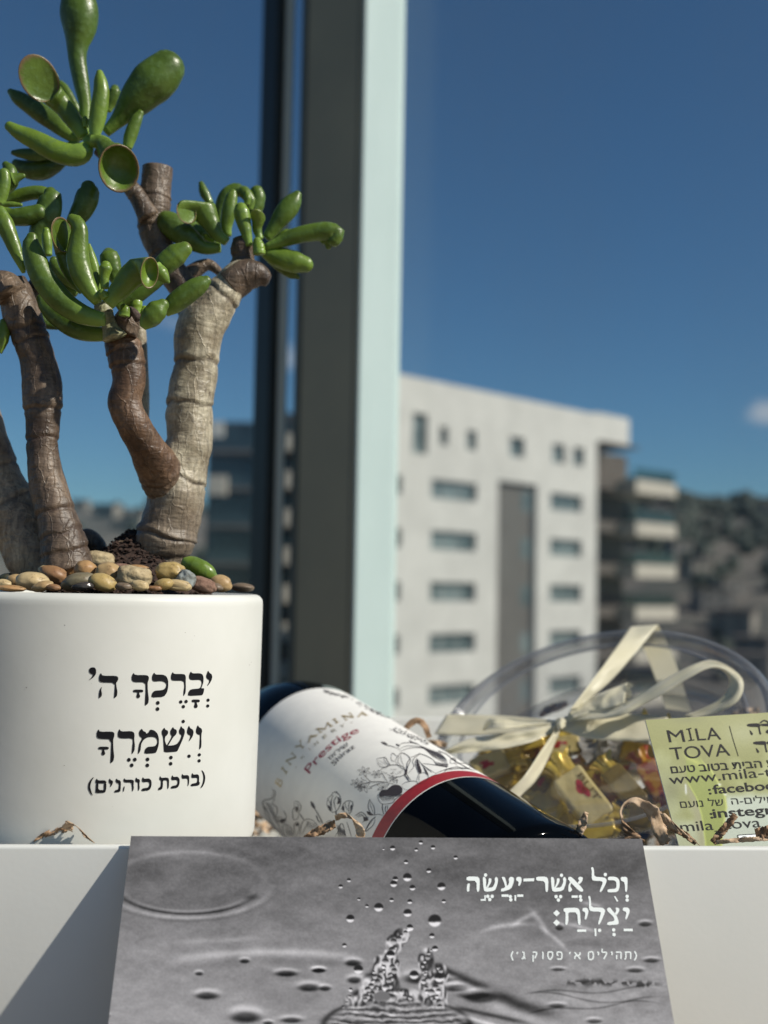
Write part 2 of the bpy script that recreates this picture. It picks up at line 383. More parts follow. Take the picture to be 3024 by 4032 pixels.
for k in range(8):
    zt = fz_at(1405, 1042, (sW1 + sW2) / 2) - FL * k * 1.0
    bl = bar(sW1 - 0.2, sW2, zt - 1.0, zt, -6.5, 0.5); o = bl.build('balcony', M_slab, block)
    bar(sW0, sW1 - 0.22, zt - 0.8, zt, -2.6, -0.9).build('balcony_floor', M_wing_shade, o)
    q = bar(sW1 - 0.2, sW2 - 0.05, zt + .003, zt + 0.9, 0.33, 0.38); q.build('railing', M_railg, o)
    q = bar(sW2 - 0.09, sW2 - 0.05, zt + .003, zt + 0.9, -6.3, 0.32); q.build('railing', M_railg, o)
    if k:
        bar(sW0 + .3, sW1 - .5, zt + 0.05, zt + 2.1, -2.58, -2.55).build('window', M_hwin, o)
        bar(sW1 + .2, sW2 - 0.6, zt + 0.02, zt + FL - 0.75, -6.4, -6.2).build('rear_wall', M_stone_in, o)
        bar(sW1 + .6, sW2 - 1.2, zt + 0.02, zt + 2.0, -6.18, -6.15).build('window', M_bwin, o)

# ------------------------------------------------------------------ dark glass block behind the window bars
M_dk = mat('dark_block_wall', (0.030, 0.042, 0.055), 0.75, c2=(0.042, 0.055, 0.068), scale=0.4)  # blue grey, darkened in colour to stand for the shaded side
M_dslab = mat('dark_block_slab', (0.10, 0.088, 0.082), 0.8, c2=(0.12, 0.105, 0.098), scale=0.4)
M_dkw = mat('dark_block_glass', (0.010, 0.016, 0.022), 0.12, c2=(0.03, 0.05, 0.06), scale=0.5)
dark = empty('dark_apartment_block', bp0, 'dark blue grey apartment block with glass balconies behind the window bars', 'building')
Y0 = 96.0
xa, xb = UP(820, 1700, Y0).x, UP(1230, 1700, Y0).x
zt_a, zt_b = UP(900, 1660, Y0).z, UP(1150, 1625, Y0).z
dd = Vector((xb - xa, 0.0, 0)); 
b = MB(); b.box(((xa + xb) / 2, Y0 + 6, (GROUND + zt_a) / 2), xb - xa, 12, zt_a - GROUND); b.build('wall', M_dk, dark)
xm = UP(1050, 1640, Y0).x
b = MB(); b.box(((xm + xb) / 2, Y0 + 6, zt_a + (zt_b - zt_a) / 2 + .003), xb - xm, 11.9, zt_b - zt_a); b.build('penthouse_wall', M_dk, dark)
b = MB(); b.box((xa + 0.5, Y0 - 0.3, zt_a - 0.9), 1.6, 0.8, 1.6); b.build('chimney', M_stone, dark)
for k in range(8):
    zz = zt_a - 2.6 - 3.1 * k
    b = MB(); b.box(((xa + xb) / 2, Y0 - 0.55, zz), xb - xa - 0.6, 1.1, 0.3); bo = b.build('balcony', M_dslab, dark)
    b = MB(); b.box(((xa + xb) / 2, Y0 - 1.07, zz + 0.65), xb - xa - 0.7, 0.05, 1.0); b.build('railing', M_dkw, bo)
    for j in range(3):
        xw = xa + (xb - xa) * (0.18 + 0.3 * j)
        b = MB(); b.box((xw, Y0 - 0.02, zz + 1.35), 2.4, 0.1, 2.0); b.build('window', M_dkw, dark)
    # small lit bits of masonry at the right end
    b = MB(); b.box((UP(1135 - 3 * k, 1700, Y0 - 1.6).x, Y0 - 1.6, zz + 0.75), 1.3, 0.9, 1.4); b.build('pier', M_slab, dark)
b = MB(); b.box((UP(862, 1700, Y0 - 1.6).x, Y0 - 1.6, UP(862, 1912, Y0 - 1.6).z), 1.5, 0.9, 1.6); b.build('pier', M_slab, dark)

# ================================================================== window
WR = math.radians(42)
wdirx = Vector((math.cos(WR), -math.sin(WR), 0)); wnor = Vector((-math.sin(WR), -math.cos(WR), 0))
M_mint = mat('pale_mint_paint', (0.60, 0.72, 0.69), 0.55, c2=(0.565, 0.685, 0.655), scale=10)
M_mint_shade = mat('mint_shade_tone', (0.34, 0.30, 0.195), 0.55, c2=(0.27, 0.245, 0.165), scale=8)  # unlit front of the mint upright, its shade put into an olive grey
M_seal = mat('black_profile', (0.022, 0.026, 0.025), 0.4, c2=(0.028, 0.032, 0.03), scale=12)
Z0, Z1 = EYE - 0.186, EYE + 1.3
window = empty('window', Vector((0, 1.25, Z0)), 'tall framed window with a pale mint upright whose front is coloured dark as shade', 'window')
MC = UP(1400, 2300, 1.25); MC.z = 0       # the corner between the two visible faces of the upright
L1 = UP(1155, 2300, 1.25); 
def on_face(u, v=2300):                   # x where the ray meets the line through MC along wdirx
    d = ray(u, v); n2 = Vector((wnor.x, wnor.y))
    t = ((MC.x - CAM.x) * n2.x + (MC.y - CAM.y) * n2.y) / (d.x * n2.x + d.y * n2.y); return Vector((CAM.x + d.x * t, CAM.y + d.y * t, 0))
def upright(P, Q, depth, name, m, back=True, off=0.0):
    D = -wnor * depth; O = wnor * off
    pts = [P + O, Q + O, Q + D, P + D]
    vs = [Vector((p.x, p.y, z)) for z in (Z0, Z1) for p in pts]
    b = MB(); b.add(vs, [(0, 1, 5, 4), (1, 2, 6, 5), (2, 3, 7, 6), (3, 0, 4, 7), (0, 3, 2, 1), (4, 5, 6, 7)])
    return b.build(name, m, window, bevel=0.002)
PL = on_face(1143); PM = on_face(1400)
# side depth so that the lit flank ends at u = 1560
def side_depth(u):
    for i in range(400):
        dd_ = i * 0.0005
        p = PM - wnor * dd_
        if proj(Vector((p.x, p.y, EYE - 0.03)))[0] >= u: return dd_
    return 0.06
SDp = side_depth(1556)
upright(PL, PM - wdirx * 0.004, SDp, 'upright', M_mint_shade)
M_gask = mat('dark_green_gasket', (0.075, 0.085, 0.07), 0.6, c2=(0.10, 0.105, 0.085), scale=14)
upright(PL - wdirx * .0006, PL + wdirx * .010, 0.012, 'gasket', M_gask, off=.0016)
upright(PM - wdirx * .0115, PM - wdirx * .0095, 0.004, 'gasket', M_gask, off=.0006)
vs = []
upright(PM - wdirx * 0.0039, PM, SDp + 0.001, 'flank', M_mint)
# dark inner sash bar to the left, and a grey-green strip beside it
B0, B1, B2 = on_face(977), on_face(1039), on_face(1066)
upright(B0, B1, 0.03, 'sash_bar', M_seal)
M_strip = mat('grey_green_strip', (0.62, 0.66, 0.58), 0.4, c2=(0.56, 0.60, 0.53), scale=9)
upright(B1 + wdirx * .0005 - wnor * 0.012, B2 - wnor * 0.012, 0.006, 'sash_edge', M_strip)
def pane(P, Q, name='glass_pane', m=M_pane):
    D = -wnor * 0.006
    pts = [P, Q, Q + D, P + D]
    vs = [Vector((p.x, p.y, z)) for z in (Z0, Z1) for p in pts]
    b = MB(); b.add(vs, [(0, 1, 5, 4), (1, 2, 6, 5), (2, 3, 7, 6), (3, 0, 4, 7), (0, 3, 2, 1), (4, 5, 6, 7)])
    return b.build(name, m, window)
off = -wnor * 0.018
pane(PM - wnor * (SDp - .008) + wdirx * 0.0008, PM - wnor * (SDp - .008) + wdirx * 0.62)
pane(B0 - wdirx * 0.9 + off, B0 + off - wdirx * 0.0008)
pane(B1 + off + wdirx * 0.001 - wnor * .003, PL + off - wdirx * 0.0008 - wnor * .003)
M_sill = mat('beige_stone_sill', (0.30, 0.215, 0.13), 0.6, c2=(0.26, 0.185, 0.112), scale=9)
b = MB(); b.box((0, 0.45, Z0 - 0.021), 2.6, 2.0, 0.04); so = b.build('window_sill', M_sill, bevel=0.004)
so['kind'] = 'structure'

# ================================================================== gift box
h_rim = EYE - 0.0903
GL, GR = UP(0, 3312, 0.400), UP(3024, 3322, 0.418)
gx = (Vector((GR.x - GL.x, GR.y - GL.y, 0))).normalized(); gy = Vector((-gx.y, gx.x, 0))
GO = Vector((GL.x, GL.y, 0)) - gx * 0.10
LEN, DEP, T_ = 0.56, 0.40, 0.004
def gp(a, b_, z): return GO + gx * a + gy * b_ + Vector((0, 0, z))
GM = Matrix((gx, gy, Vector((0, 0, 1)))).transposed()
box = empty('gift_box', gp(0.2, 0.2, Z0), 'open white cardboard gift box holding the pot, bottle and sweets', 'box')
for nm, c, s in (('front_panel', (LEN / 2, T_ / 2), (LEN, T_)), ('back_panel', (LEN / 2, DEP - T_ / 2), (LEN, T_)),
                 ('side_panel', (T_ / 2, DEP / 2), (T_, DEP - 2 * T_ - .0006)), ('side_panel', (LEN - T_ / 2, DEP / 2), (T_, DEP - 2 * T_ - .0006))):
    b = MB(); b.box(gp(c[0], c[1], (h_rim + Z0) / 2), s[0], s[1], h_rim - Z0, GM); b.build(nm, M_box, box, bevel=0.0012, seg=3, smooth=True)
b = MB(); b.box(gp(LEN / 2, DEP / 2, Z0 + 0.003), LEN - 2 * T_ - .0006, DEP - 2 * T_ - .0006, 0.004, GM); b.build('bottom_panel', M_box, box)

# crinkled paper filling
fb = MB()
for k in range(900):
    a, c = R_.uniform(0.012, LEN - 0.012), R_.uniform(0.012, DEP - 0.012)
    p = gp(a, c, h_rim - R_.uniform(0.034, 0.062)); th = R_.uniform(0, 6.28); L = R_.uniform(0.012, 0.03); w = R_.uniform(0.0012, 0.0025)
    d = Vector((math.cos(th), math.sin(th), R_.uniform(-.3, .3))); s = Vector((-math.sin(th), math.cos(th), R_.uniform(-.6, .6))) * w
    vs = []; fs = []
    for i in range(6):
        q = p + d * (L * (i / 5 - .5)) + Vector((0, 0, (0.0015 if i % 2 else -0.0015)))
        qa, qb = q - s, q + s
        vs += [qa, qb]
    for i in range(5): fs.append((2 * i, 2 * i + 1, 2 * i + 3, 2 * i + 2))
    fb.add(vs, fs)
b = MB(); 
fo = fb.build('paper_filling', M_kraft); fo['kind'] = 'stuff'; fo['label'] = 'shredded brown kraft paper filling the white gift box'

# ================================================================== plant pot
PY = 0.476; PR = 0.0688
pc = UP(372, 2330, PY); PX = pc.x
z_top = EYE - 0.0043; z_bot = EYE - 0.1040
def lathe(prof, cx, cy, n=128, cap=False):
    vs, fs = [], []
    for r, z in prof:
        for k in range(n):
            t = 2 * math.pi * k / n; vs.append((cx + r * math.cos(t), cy + r * math.sin(t), z))
    for i in range(len(prof) - 1):
        for k in range(n):
            fs.append((i * n + k, i * n + (k + 1) % n, (i + 1) * n + (k + 1) % n, (i + 1) * n + k))
    return vs, fs
prof = [(0.001, z_bot), (PR - 0.006, z_bot)]
for k in range(1, 7):
    a = math.pi / 2 * k / 6; prof.append((PR - 0.0062 + 0.005 * math.sin(a), z_bot + 0.005 - 0.005 * math.cos(a)))
prof += [(PR - 0.0008, z_bot + 0.03), (PR - 0.0002, z_top - 0.03), (PR, z_top - 0.0045)]
for k in range(1, 9):
    a = math.pi / 2 * k / 8; prof.append((PR - 0.0035 + 0.0035 * math.cos(a), z_top - 0.0035 + 0.0035 * math.sin(a)))
prof += [(PR - 0.0052, z_top - 0.0004), (PR - 0.006, z_top - 0.002), (PR - 0.006, z_top - 0.02)]
pot = empty('plant_pot', Vector((PX, PY, z_bot)), 'round white ceramic plant pot lettered in black Hebrew', 'plant pot')
obj('body', *lathe(prof, PX, PY), M_ceramic, pot)
def hit_pot(u, v, off=0.00018):
    d = ray(u, v); ox, oy = CAM.x - PX, CAM.y - PY; r = PR + off - 0.0003
    A = d.x ** 2 + d.y ** 2; B = 2 * (ox * d.x + oy * d.y); C_ = ox * ox + oy * oy - r * r
    D = B * B - 4 * A * C_
    t = (-B - math.sqrt(max(D, 0))) / (2 * A); p = CAM + d * t
    # the body narrows slightly towards the foot
    k = (z_top - p.z) / 0.1; r = PR + off - (0.0002 if k < .3 else 0.0002 + 0.0006 * min(1, (k - .3) / .4))
    C_ = ox * ox + oy * oy - r * r; D = B * B - 4 * A * C_
    return CAM + d * ((-B - math.sqrt(max(D, 0))) / (2 * A))
def smooth_poly(p, n=2):
    for _ in range(n):
        q = []
        for i in range(len(p)):
            a, b_ = p[i], p[(i + 1) % len(p)]
            q += [(a[0] * .8 + b_[0] * .2, a[1] * .8 + b_[1] * .2), (a[0] * .2 + b_[0] * .8, a[1] * .2 + b_[1] * .8)]
        p = q
    return p
def polys_mesh(name, polys, hit, m, parent, sm=1):
    mb = MB()
    for p in polys:
        q = smooth_poly(p, sm) if sm else p
        tri = tessellate_polygon([[Vector((x, y, 0)) for x, y in q]])
        mb.add([hit(x, y) for x, y in q], [tuple(t) for t in tri])
    return mb.build(name, m, parent)
def dots(lst, n=12):
    return [[(x + r * math.cos(2 * math.pi * k / n), y + r * 1.05 * math.sin(2 * math.pi * k / n)) for k in range(n)] for x, y, r in lst]
C6 = Crop(300, 2600, 2.765)
def hp(x, y): return hit_pot(*C6(x, y))
def qamats(x0, x1, y, cx): return [[(x0, y), (x1, y), (x1, y + 29), (cx + 10, y + 30), (cx + 13, y + 50), (cx + 22, y + 72), (cx + 14, y + 90), (cx, y + 94), (cx - 14, y + 90), (cx - 20, y + 72), (cx - 11, y + 50), (cx - 10, y + 30), (x0, y + 29)]]
line1 = [
 [(1437,108),(1450,135),(1475,150),(1483,180),(1475,215),(1455,250),(1432,278),(1428,272),(1448,238),(1450,215),(1425,200),(1415,175),(1422,150)],
 [(1250,118),(1262,142),(1350,140),(1378,155),(1388,190),(1386,240),(1370,285),(1362,305),(1395,303),(1390,345),(1378,375),(1365,380),(1218,388),(1222,350),(1245,315),(1348,306),(1365,270),(1368,235),(1352,212),(1250,215),(1232,195),(1230,160)],
 [(1052,125),(1065,148),(1160,148),(1185,155),(1195,180),(1193,230),(1195,300),(1190,360),(1168,393),(1170,340),(1180,280),(1170,222),(1050,222),(1033,200),(1035,160)],
 [(850,130),(862,155),(945,155),(985,175),(1003,220),(1003,290),(990,350),(955,398),(820,405),(825,365),(850,330),(940,325),(975,300),(985,265),(970,240),(930,225),(850,232),(828,215),(828,170)],
 [(625,133),(640,160),(770,160),(793,180),(790,215),(778,240),(780,330),(792,420),(785,470),(750,498),(752,430),(758,330),(755,240),(630,238),(605,215),(605,175)],
 [(270,138),(285,168),(430,168),(455,180),(460,205),(445,235),(435,245),(440,290),(450,340),(445,390),(412,418),(418,350),(425,245),(270,240),(250,220),(250,180),(260,150)],
 [(283,285),(272,320),(282,365),(275,395),(247,418),(250,350),(262,310)],
 [(180,75),(205,80),(218,105),(217,145),(195,180),(160,205),(135,218),(170,185),(185,155),(165,148),(143,130),(140,100),(155,80)]]
line1 += qamats(622, 730, 318, 676)
line1 += qamats(1260, 1346, 426, 1303)
line1d = dots([(1437,433,17),(1434,496,17),(1140,452,18),(1198,448,18),(1168,504,18),(890,463,20),(887,530,20)])
line2 = [
 [(1325,703),(1338,728),(1365,742),(1373,770),(1365,800),(1363,840),(1365,900),(1362,950),(1340,975),(1345,900),(1350,810),(1325,808),(1305,785),(1308,745)],
 [(1228,708),(1242,738),(1272,755),(1280,785),(1268,830),(1245,865),(1224,885),(1240,845),(1245,820),(1220,808),(1207,785),(1212,750)],
 [(960,730),(972,755),(998,765),(1003,790),(990,815),(970,830),(965,870),(985,930),(1060,925),(1100,908),(1130,870),(1150,815),(1125,800),(1120,765),(1135,735),(1143,712),(1155,735),(1180,750),(1185,785),(1165,850),(1130,930),(1105,985),(1090,995),(958,1003),(955,960),(948,830),(935,805),(932,770)],
 [(1055,722),(1065,745),(1092,755),(1098,785),(1085,812),(1058,835),(1000,932),(984,932),(1045,828),(1028,805),(1025,770)],
 [(715,742),(730,770),(758,780),(763,800),(790,785),(806,752),(850,762),(885,795),(902,850),(900,920),(880,985),(865,1010),(742,1018),(750,970),(775,942),(860,935),(885,900),(882,862),(860,838),(825,832),(775,838),(735,865),(708,910),(700,990),(672,1027),(678,960),(690,900),(722,848),(690,825),(683,790),(692,765)],
 [(472,745),(488,775),(600,770),(630,785),(637,815),(632,860),(640,930),(635,985),(605,1028),(610,960),(620,880),(610,850),(480,850),(455,830),(455,785)],
 [(245,748),(258,778),(390,775),(417,790),(415,830),(403,860),(405,960),(415,1050),(405,1100),(372,1125),(378,1040),(385,860),(250,855),(225,835),(225,785)]]
line2 += qamats(243, 355, 940, 296)
line2d = dots([(1167,665,18),(1342,1028,17),(1340,1093,17),(1230,1043,18),(1033,1058,19),(1030,1125,19),(778,1078,20),(776,1143,20),(575,1083,20),(640,1080,20),(606,1142,20)])
line3 = [
 [(1362,1190),(1390,1215),(1408,1270),(1400,1330),(1375,1380),(1350,1397),(1378,1340),(1388,1280),(1380,1230)],
 [(1265,1222),(1275,1245),(1325,1240),(1340,1260),(1338,1325),(1348,1328),(1340,1362),(1248,1372),(1252,1345),(1315,1332),(1322,1300),(1318,1278),(1262,1282),(1254,1262)],
 [(1155,1232),(1165,1252),(1215,1248),(1232,1265),(1230,1340),(1215,1380),(1217,1310),(1210,1285),(1158,1290),(1148,1268)],
 [(1048,1248),(1058,1270),(1105,1265),(1128,1295),(1125,1350),(1105,1388),(1030,1398),(1036,1370),(1095,1358),(1108,1325),(1095,1300),(1045,1306),(1034,1285)],
 [(915,1255),(925,1280),(990,1275),(1012,1290),(1010,1380),(995,1408),(993,1320),(985,1305),(945,1308),(945,1370),(935,1405),(890,1415),(900,1385),(922,1375),(925,1310),(905,1295)],
 [(728,1268),(738,1290),(795,1285),(820,1310),(822,1365),(800,1415),(710,1425),(718,1395),(785,1385),(802,1350),(790,1322),(725,1328),(715,1300)],
 [(655,1273),(665,1290),(690,1295),(695,1315),(688,1345),(692,1395),(675,1430),(674,1350),(672,1330),(648,1322),(645,1295)],
 [(525,1280),(535,1300),(605,1298),(630,1310),(625,1350),(628,1400),(612,1436),(608,1360),(600,1330),(530,1330),(515,1310)],
 [(528,1365),(526,1405),(512,1440),(512,1390)],
 [(440,1283),(452,1302),(475,1305),(488,1325),(485,1400),(480,1432),(415,1440),(422,1415),(462,1405),(468,1345),(440,1332),(430,1310)],
 [(365,1283),(375,1302),(398,1310),(402,1330),(390,1360),(370,1385),(378,1345),(360,1335),(355,1310)],
 [(225,1287),(238,1308),(310,1305),(330,1322),(330,1340),(218,1340),(212,1325),(215,1300)],
 [(218,1338),(243,1338),(240,1412),(318,1412),(320,1440),(210,1447),(215,1400)],
 [(303,1338),(330,1338),(328,1400),(320,1425),(303,1420)],
 [(198,1265),(165,1290),(133,1340),(130,1400),(155,1450),(185,1478),(165,1430),(152,1375),(165,1320)]]
polys_mesh('lettering', line1 + line1d, hp, M_ink, pot)
polys_mesh('lettering', line2 + line2d, hp, M_ink, pot)
polys_mesh('lettering', line3, hp, M_ink, pot)
M_speck = mat('dirt_speck', (0.10, 0.085, 0.07), 0.9)
C3 = Crop(0, 2150, 1.4426)
spk = [(367,450,3.5),(150,805,4),(365,1247,3),(1052,492,2.2),(1105,510,1.8),(1092,535,1.5),(1418,675,2.2),(1428,660,1.8),(520,780,1.4),(685,835,1.4),(260,620,1.3),(640,1480,1.6)]
polys_mesh('dirt_specks', [[(x - r, y), (x - r * .3, y - r), (x + r, y - r * .4), (x + r * .5, y + r * .8)] for x, y, r in spk], lambda x, y: hit_pot(*C3(x, y)), M_speck, pot)

# soil in the pot
sv, sf = [], []
NR, NT = 40, 96
soil_z = z_top - 0.010
def soil_h(x, y):
    dx, dy = x - PX, y - PY
    r = math.hypot(dx, dy)
    mound = 0.0285 * math.exp(-((dx - 0.017) / 0.024) ** 2 - ((dy - 0.01) / 0.03) ** 2) + 0.008 * math.exp(-(r / 0.05) ** 2)
    return soil_z + mound + 0.0016 * noise.noise(Vector((x * 260, y * 260, 0))) + 0.0012 * noise.noise(Vector((x * 700, y * 700, 4)))
for i in range(NR + 1):
    r = (PR - 0.0062) * i / NR
    for k in range(NT):
        t = 2 * math.pi * k / NT; x, y = PX + r * math.cos(t), PY + r * math.sin(t)
        sv.append((x, y, soil_h(x, y)))
for i in range(NR):
    for k in range(NT): sf.append((i * NT + k, i * NT + (k + 1) % NT, (i + 1) * NT + (k + 1) % NT, (i + 1) * NT + k))
so = obj('soil', sv, sf, M_soil); so['kind'] = 'stuff'; so['label'] = 'dark crumbly soil filling the white pot'
cb = MB()
def crumb(mb, p, r):
    n = 6; vs = [p + Vector((0, 0, r * .8)), p - Vector((0, 0, r * .8))]
    for k in range(n):
        t = 2 * math.pi * k / n; q = r * R_.uniform(.6, 1.3); vs.append(p + Vector((q * math.cos(t), q * math.sin(t), R_.uniform(-.4, .4) * r)))
    fs = []
    for k in range(n): fs += [(0, 2 + k, 2 + (k + 1) % n), (1, 2 + (k + 1) % n, 2 + k)]
    mb.add(vs, fs)
for k in range(1500):
    x = PX + 0.017 + R_.gauss(0, .016); y = PY + R_.gauss(-.004, .022)
    if math.hypot(x - PX, y - PY) < PR - .009: crumb(cb, Vector((x, y, soil_h(x, y) + 0.0004)), R_.uniform(.0004, .0013))
co = cb.build('soil_crumbs', M_soil); co['kind'] = 'stuff'; co['label'] = 'loose dark soil crumbs heaped between the plant stems'
b = MB()
for k in range(10):
    x = PX + 0.012 + R_.gauss(0, .014); y = PY - 0.006 + R_.gauss(0, .012); p = Vector((x, y, soil_h(x, y) + .001)); d = Vector((R_.uniform(-1, 1), R_.uniform(-1, 1), R_.uniform(-.1, .8))) * .004
    s = Vector((.00012, 0, .00012)); b.add([p - s, p + s, p + d + s, p + d - s], [(0, 1, 2, 3)])
b.build('root_hairs', M_kraft, co)

# ================================================================== succulent plant
plant = empty('succulent_plant', Vector((PX, PY, z_top)), 'jade succulent with woody stems and trumpet shaped green leaves in the white pot', 'plant')
def leaf_mat():
    m = mat('succulent_leaf', rough=0.36, spec=0.42, coat=0.06, sss=0.10, sssr=0.0015)
    n = m.node_tree.nodes; l = m.node_tree.links; b = n['Principled BSDF']
    at = n.new('ShaderNodeAttribute'); at.attribute_name = 'along'
    ar = n.new('ShaderNodeAttribute'); ar.attribute_name = 'rim'
    ad = n.new('ShaderNodeAttribute'); ad.attribute_name = 'hue'
    tc = n.new('ShaderNodeTexCoord'); nz = n.new('ShaderNodeTexNoise'); nz.inputs['Scale'].default_value = 420; nz.inputs['Detail'].default_value = 6
    l.new(tc.outputs['Object'], nz.inputs['Vector'])
    n2 = n.new('ShaderNodeTexNoise'); n2.inputs['Scale'].default_value = 90; n2.inputs['Detail'].default_value = 3; l.new(tc.outputs['Object'], n2.inputs['Vector'])
    # mid green, varied per leaf
    g0 = n.new('ShaderNodeMix'); g0.data_type = 'RGBA'; g0.inputs[6].default_value = (0.032, 0.064, 0.008, 1); g0.inputs[7].default_value = (0.165, 0.255, 0.029, 1)
    l.new(ad.outputs['Fac'], g0.inputs[0])
    g1 = n.new('ShaderNodeMix'); g1.data_type = 'RGBA'; g1.blend_type = 'MULTIPLY'; g1.inputs[0].default_value = 1
    mr = n.new('ShaderNodeMapRange'); mr.inputs[1].default_value = .3; mr.inputs[2].default_value = .7; mr.inputs[3].default_value = .72; mr.inputs[4].default_value = 1.3
    l.new(n2.outputs[0], mr.inputs[0]); l.new(g0.outputs[2], g1.inputs[6]); l.new(mr.outputs[0], g1.inputs[7])
    # pale speckle
    g2 = n.new('ShaderNodeMix'); g2.data_type = 'RGBA'; g2.inputs[7].default_value = (0.115, 0.19, 0.055, 1)
    mr2 = n.new('ShaderNodeMapRange'); mr2.inputs[1].default_value = .52; mr2.inputs[2].default_value = .68; mr2.inputs[4].default_value = .62
    l.new(nz.outputs[0], mr2.inputs[0]); l.new(mr2.outputs[0], g2.inputs[0]); l.new(g1.outputs[2], g2.inputs[6])
    # yellow-green base
    cr = n.new('ShaderNodeMapRange'); cr.inputs[1].default_value = 0.0; cr.inputs[2].default_value = 0.38; cr.inputs[3].default_value = .85; cr.inputs[4].default_value = 0; cr.interpolation_type = 'SMOOTHSTEP'
    l.new(at.outputs['Fac'], cr.inputs[0])
    g3 = n.new('ShaderNodeMix'); g3.data_type = 'RGBA'; g3.inputs[7].default_value = (0.21, 0.33, 0.055, 1)
    l.new(cr.outputs[0], g3.inputs[0]); l.new(g2.outputs[2], g3.inputs[6])
    # brownish rim, broken by noise
    mm = n.new('ShaderNodeMath'); mm.operation = 'MULTIPLY_ADD'; mm.inputs[1].default_value = .9; mm.inputs[2].default_value = -.45
    l.new(nz.outputs[0], mm.inputs[0])
    m3 = n.new('ShaderNodeMath'); m3.operation = 'ADD'; l.new(mm.outputs[0], m3.inputs[0]); l.new(ar.outputs['Fac'], m3.inputs[1])
    m4 = n.new('ShaderNodeMapRange'); m4.inputs[1].default_value = .45; m4.inputs[2].default_value = .95; l.new(m3.outputs[0], m4.inputs[0])
    g4 = n.new('ShaderNodeMix'); g4.data_type = 'RGBA'; g4.inputs[7].default_value = (0.17, 0.105, 0.055, 1)
    l.new(m4.outputs[0], g4.inputs[0]); l.new(g3.outputs[2], g4.inputs[6])
    l.new(g4.outputs[2], b.inputs['Base Color'])
    bp = n.new('ShaderNodeBump'); bp.inputs['Strength'].default_value = .35; bp.inputs['Distance'].default_value = .0008
    l.new(nz.outputs[0], bp.inputs['Height']); l.new(bp.outputs[0], b.inputs['Normal'])
    rr = n.new('ShaderNodeMapRange'); rr.inputs[3].default_value = .27; rr.inputs[4].default_value = .46; l.new(n2.outputs[0], rr.inputs[0]); l.new(rr.outputs[0], b.inputs['Roughness'])
    return m
M_leaf = leaf_mat()
NS = 24
LEAFN = [0]
def leaf(crop, pts, y, cup=None, hue=None, brown=0.5, flat=0.85, parent=plant, name='leaf', n=22):
    P = []
    for p in pts:
        u, v = crop(p[0], p[1]); yy = y + (p[3] / 100 if len(p) > 3 else 0)
        q = UP(u, v, yy); P.append((q.x, q.y, q.z, p[2] / crop.k / FPX * yy))
    C = catmull(P, n); cs = [Vector(c[:3]) for c in C]; rs = [max(0.0002, c[3]) for c in C]
    seed = R_.uniform(0, 99)
    T, N, B = frames(cs)
    V, al, ri, rings = [], [], [], []
    def ring(pts_, a, r):
        rings.append(len(V)); V.extend(pts_); al.extend([a] * NS); ri.extend([r] * NS)
    ang = [2 * math.pi * k / NS for k in range(NS)]
    for i in range(n):
        wob = 1 + 0.05 * noise.noise(Vector((i * .35, seed, 0)))
        pts_ = []
        for t in ang:
            o_ = N[i] * math.cos(t) * flat + B[i] * math.sin(t)
            w2 = 1 + 0.05 * noise.noise(Vector((math.cos(t) * 1.3 + seed, math.sin(t) * 1.3, i * .14)))
            pts_.append(cs[i] + o_ * rs[i] * wob * w2)
        ring(pts_, i / (n - 1), 0.0)
    if cup:
        cx, cy, A, Bv, dA, dB, dC = cup
        def rp(s, t, back=None):
            x = cx + s * (A[0] * math.cos(t) + Bv[0] * math.sin(t)); yv = cy + s * (A[1] * math.cos(t) + Bv[1] * math.sin(t))
            return UP(*crop(x, yv), y + (dC + s * (dA * math.cos(t) + dB * math.sin(t))) / 100)
        base = V[-NS:]
        best = None
        for sg in (1, -1):
            for sh in range(NS):
                d = sum((rp(1, sg * ang[k] + ang[sh]) - base[k]).length_squared for k in range(0, NS, 3))
                if best is None or d < best[0]: best = (d, sg, sh)
        _, sg, sh = best
        rim = [rp(1, sg * ang[k] + ang[sh]) for k in range(NS)]
        rc = sum(rim, Vector()) / NS; R_m = sum((p - rc).length for p in rim) / NS
        inn = (cs[-1] - rc)
        inn = inn.normalized() if inn.length > 1e-6 else -T[-1]
        for t in (0.3, 0.6, 0.85):
            e = t ** 0.8
            ring([b_.lerp(r_, e) + (b_.lerp(r_, e) - rc).normalized() * R_m * .05 * math.sin(math.pi * t) for b_, r_ in zip(base, rim)], 1, 0.1 * t)
        ring(rim, 1, 0.75)
        for s, dp, rr in ((.95, -.02, 1.0), (.89, .06, .6), (.76, .30, .2), (.56, .52, .05), (.3, .66, 0), (.04, .72, 0)):
            ring([rc + (p - rc) * s + inn * R_m * dp for p in rim], 0.8, rr)
    else:
        r = rs[-1]; L = r * 0.85
        for a in (22, 45, 66, 84):
            ar_ = math.radians(a)
            c = cs[-1] + T[-1] * L * math.sin(ar_)
            ring([c + (N[-1] * math.cos(t) * flat + B[-1] * math.sin(t)) * r * math.cos(ar_) for t in ang], 1, brown * (a / 84))
    F = []
    for i in range(len(rings) - 1):
        a, b_ = rings[i], rings[i + 1]
        for k in range(NS): F.append((a + k, a + (k + 1) % NS, b_ + (k + 1) % NS, b_ + k))
    F.append(tuple(rings[-1] + k for k in range(NS)))
    F.append(tuple(rings[0] + k for k in reversed(range(NS))))
    o = obj(name, V, F, M_leaf, parent)
    attr(o, 'along', al); attr(o, 'rim', ri)
    h = min(1.0, hue * .9 + .14)
    attr(o, 'hue', [h] * len(V))
    return o
CA = Crop(0, 0, 2.07375)
ya = 0.480
leaf(CA, [(700,1130,45),(698,1000,52),(695,850,53),(668,700,65),(632,500,72),(630,380,88),(648,250,138),(648,100,158),(640,-40,130),(640,-110,70)], ya, hue=.12, brown=.3)
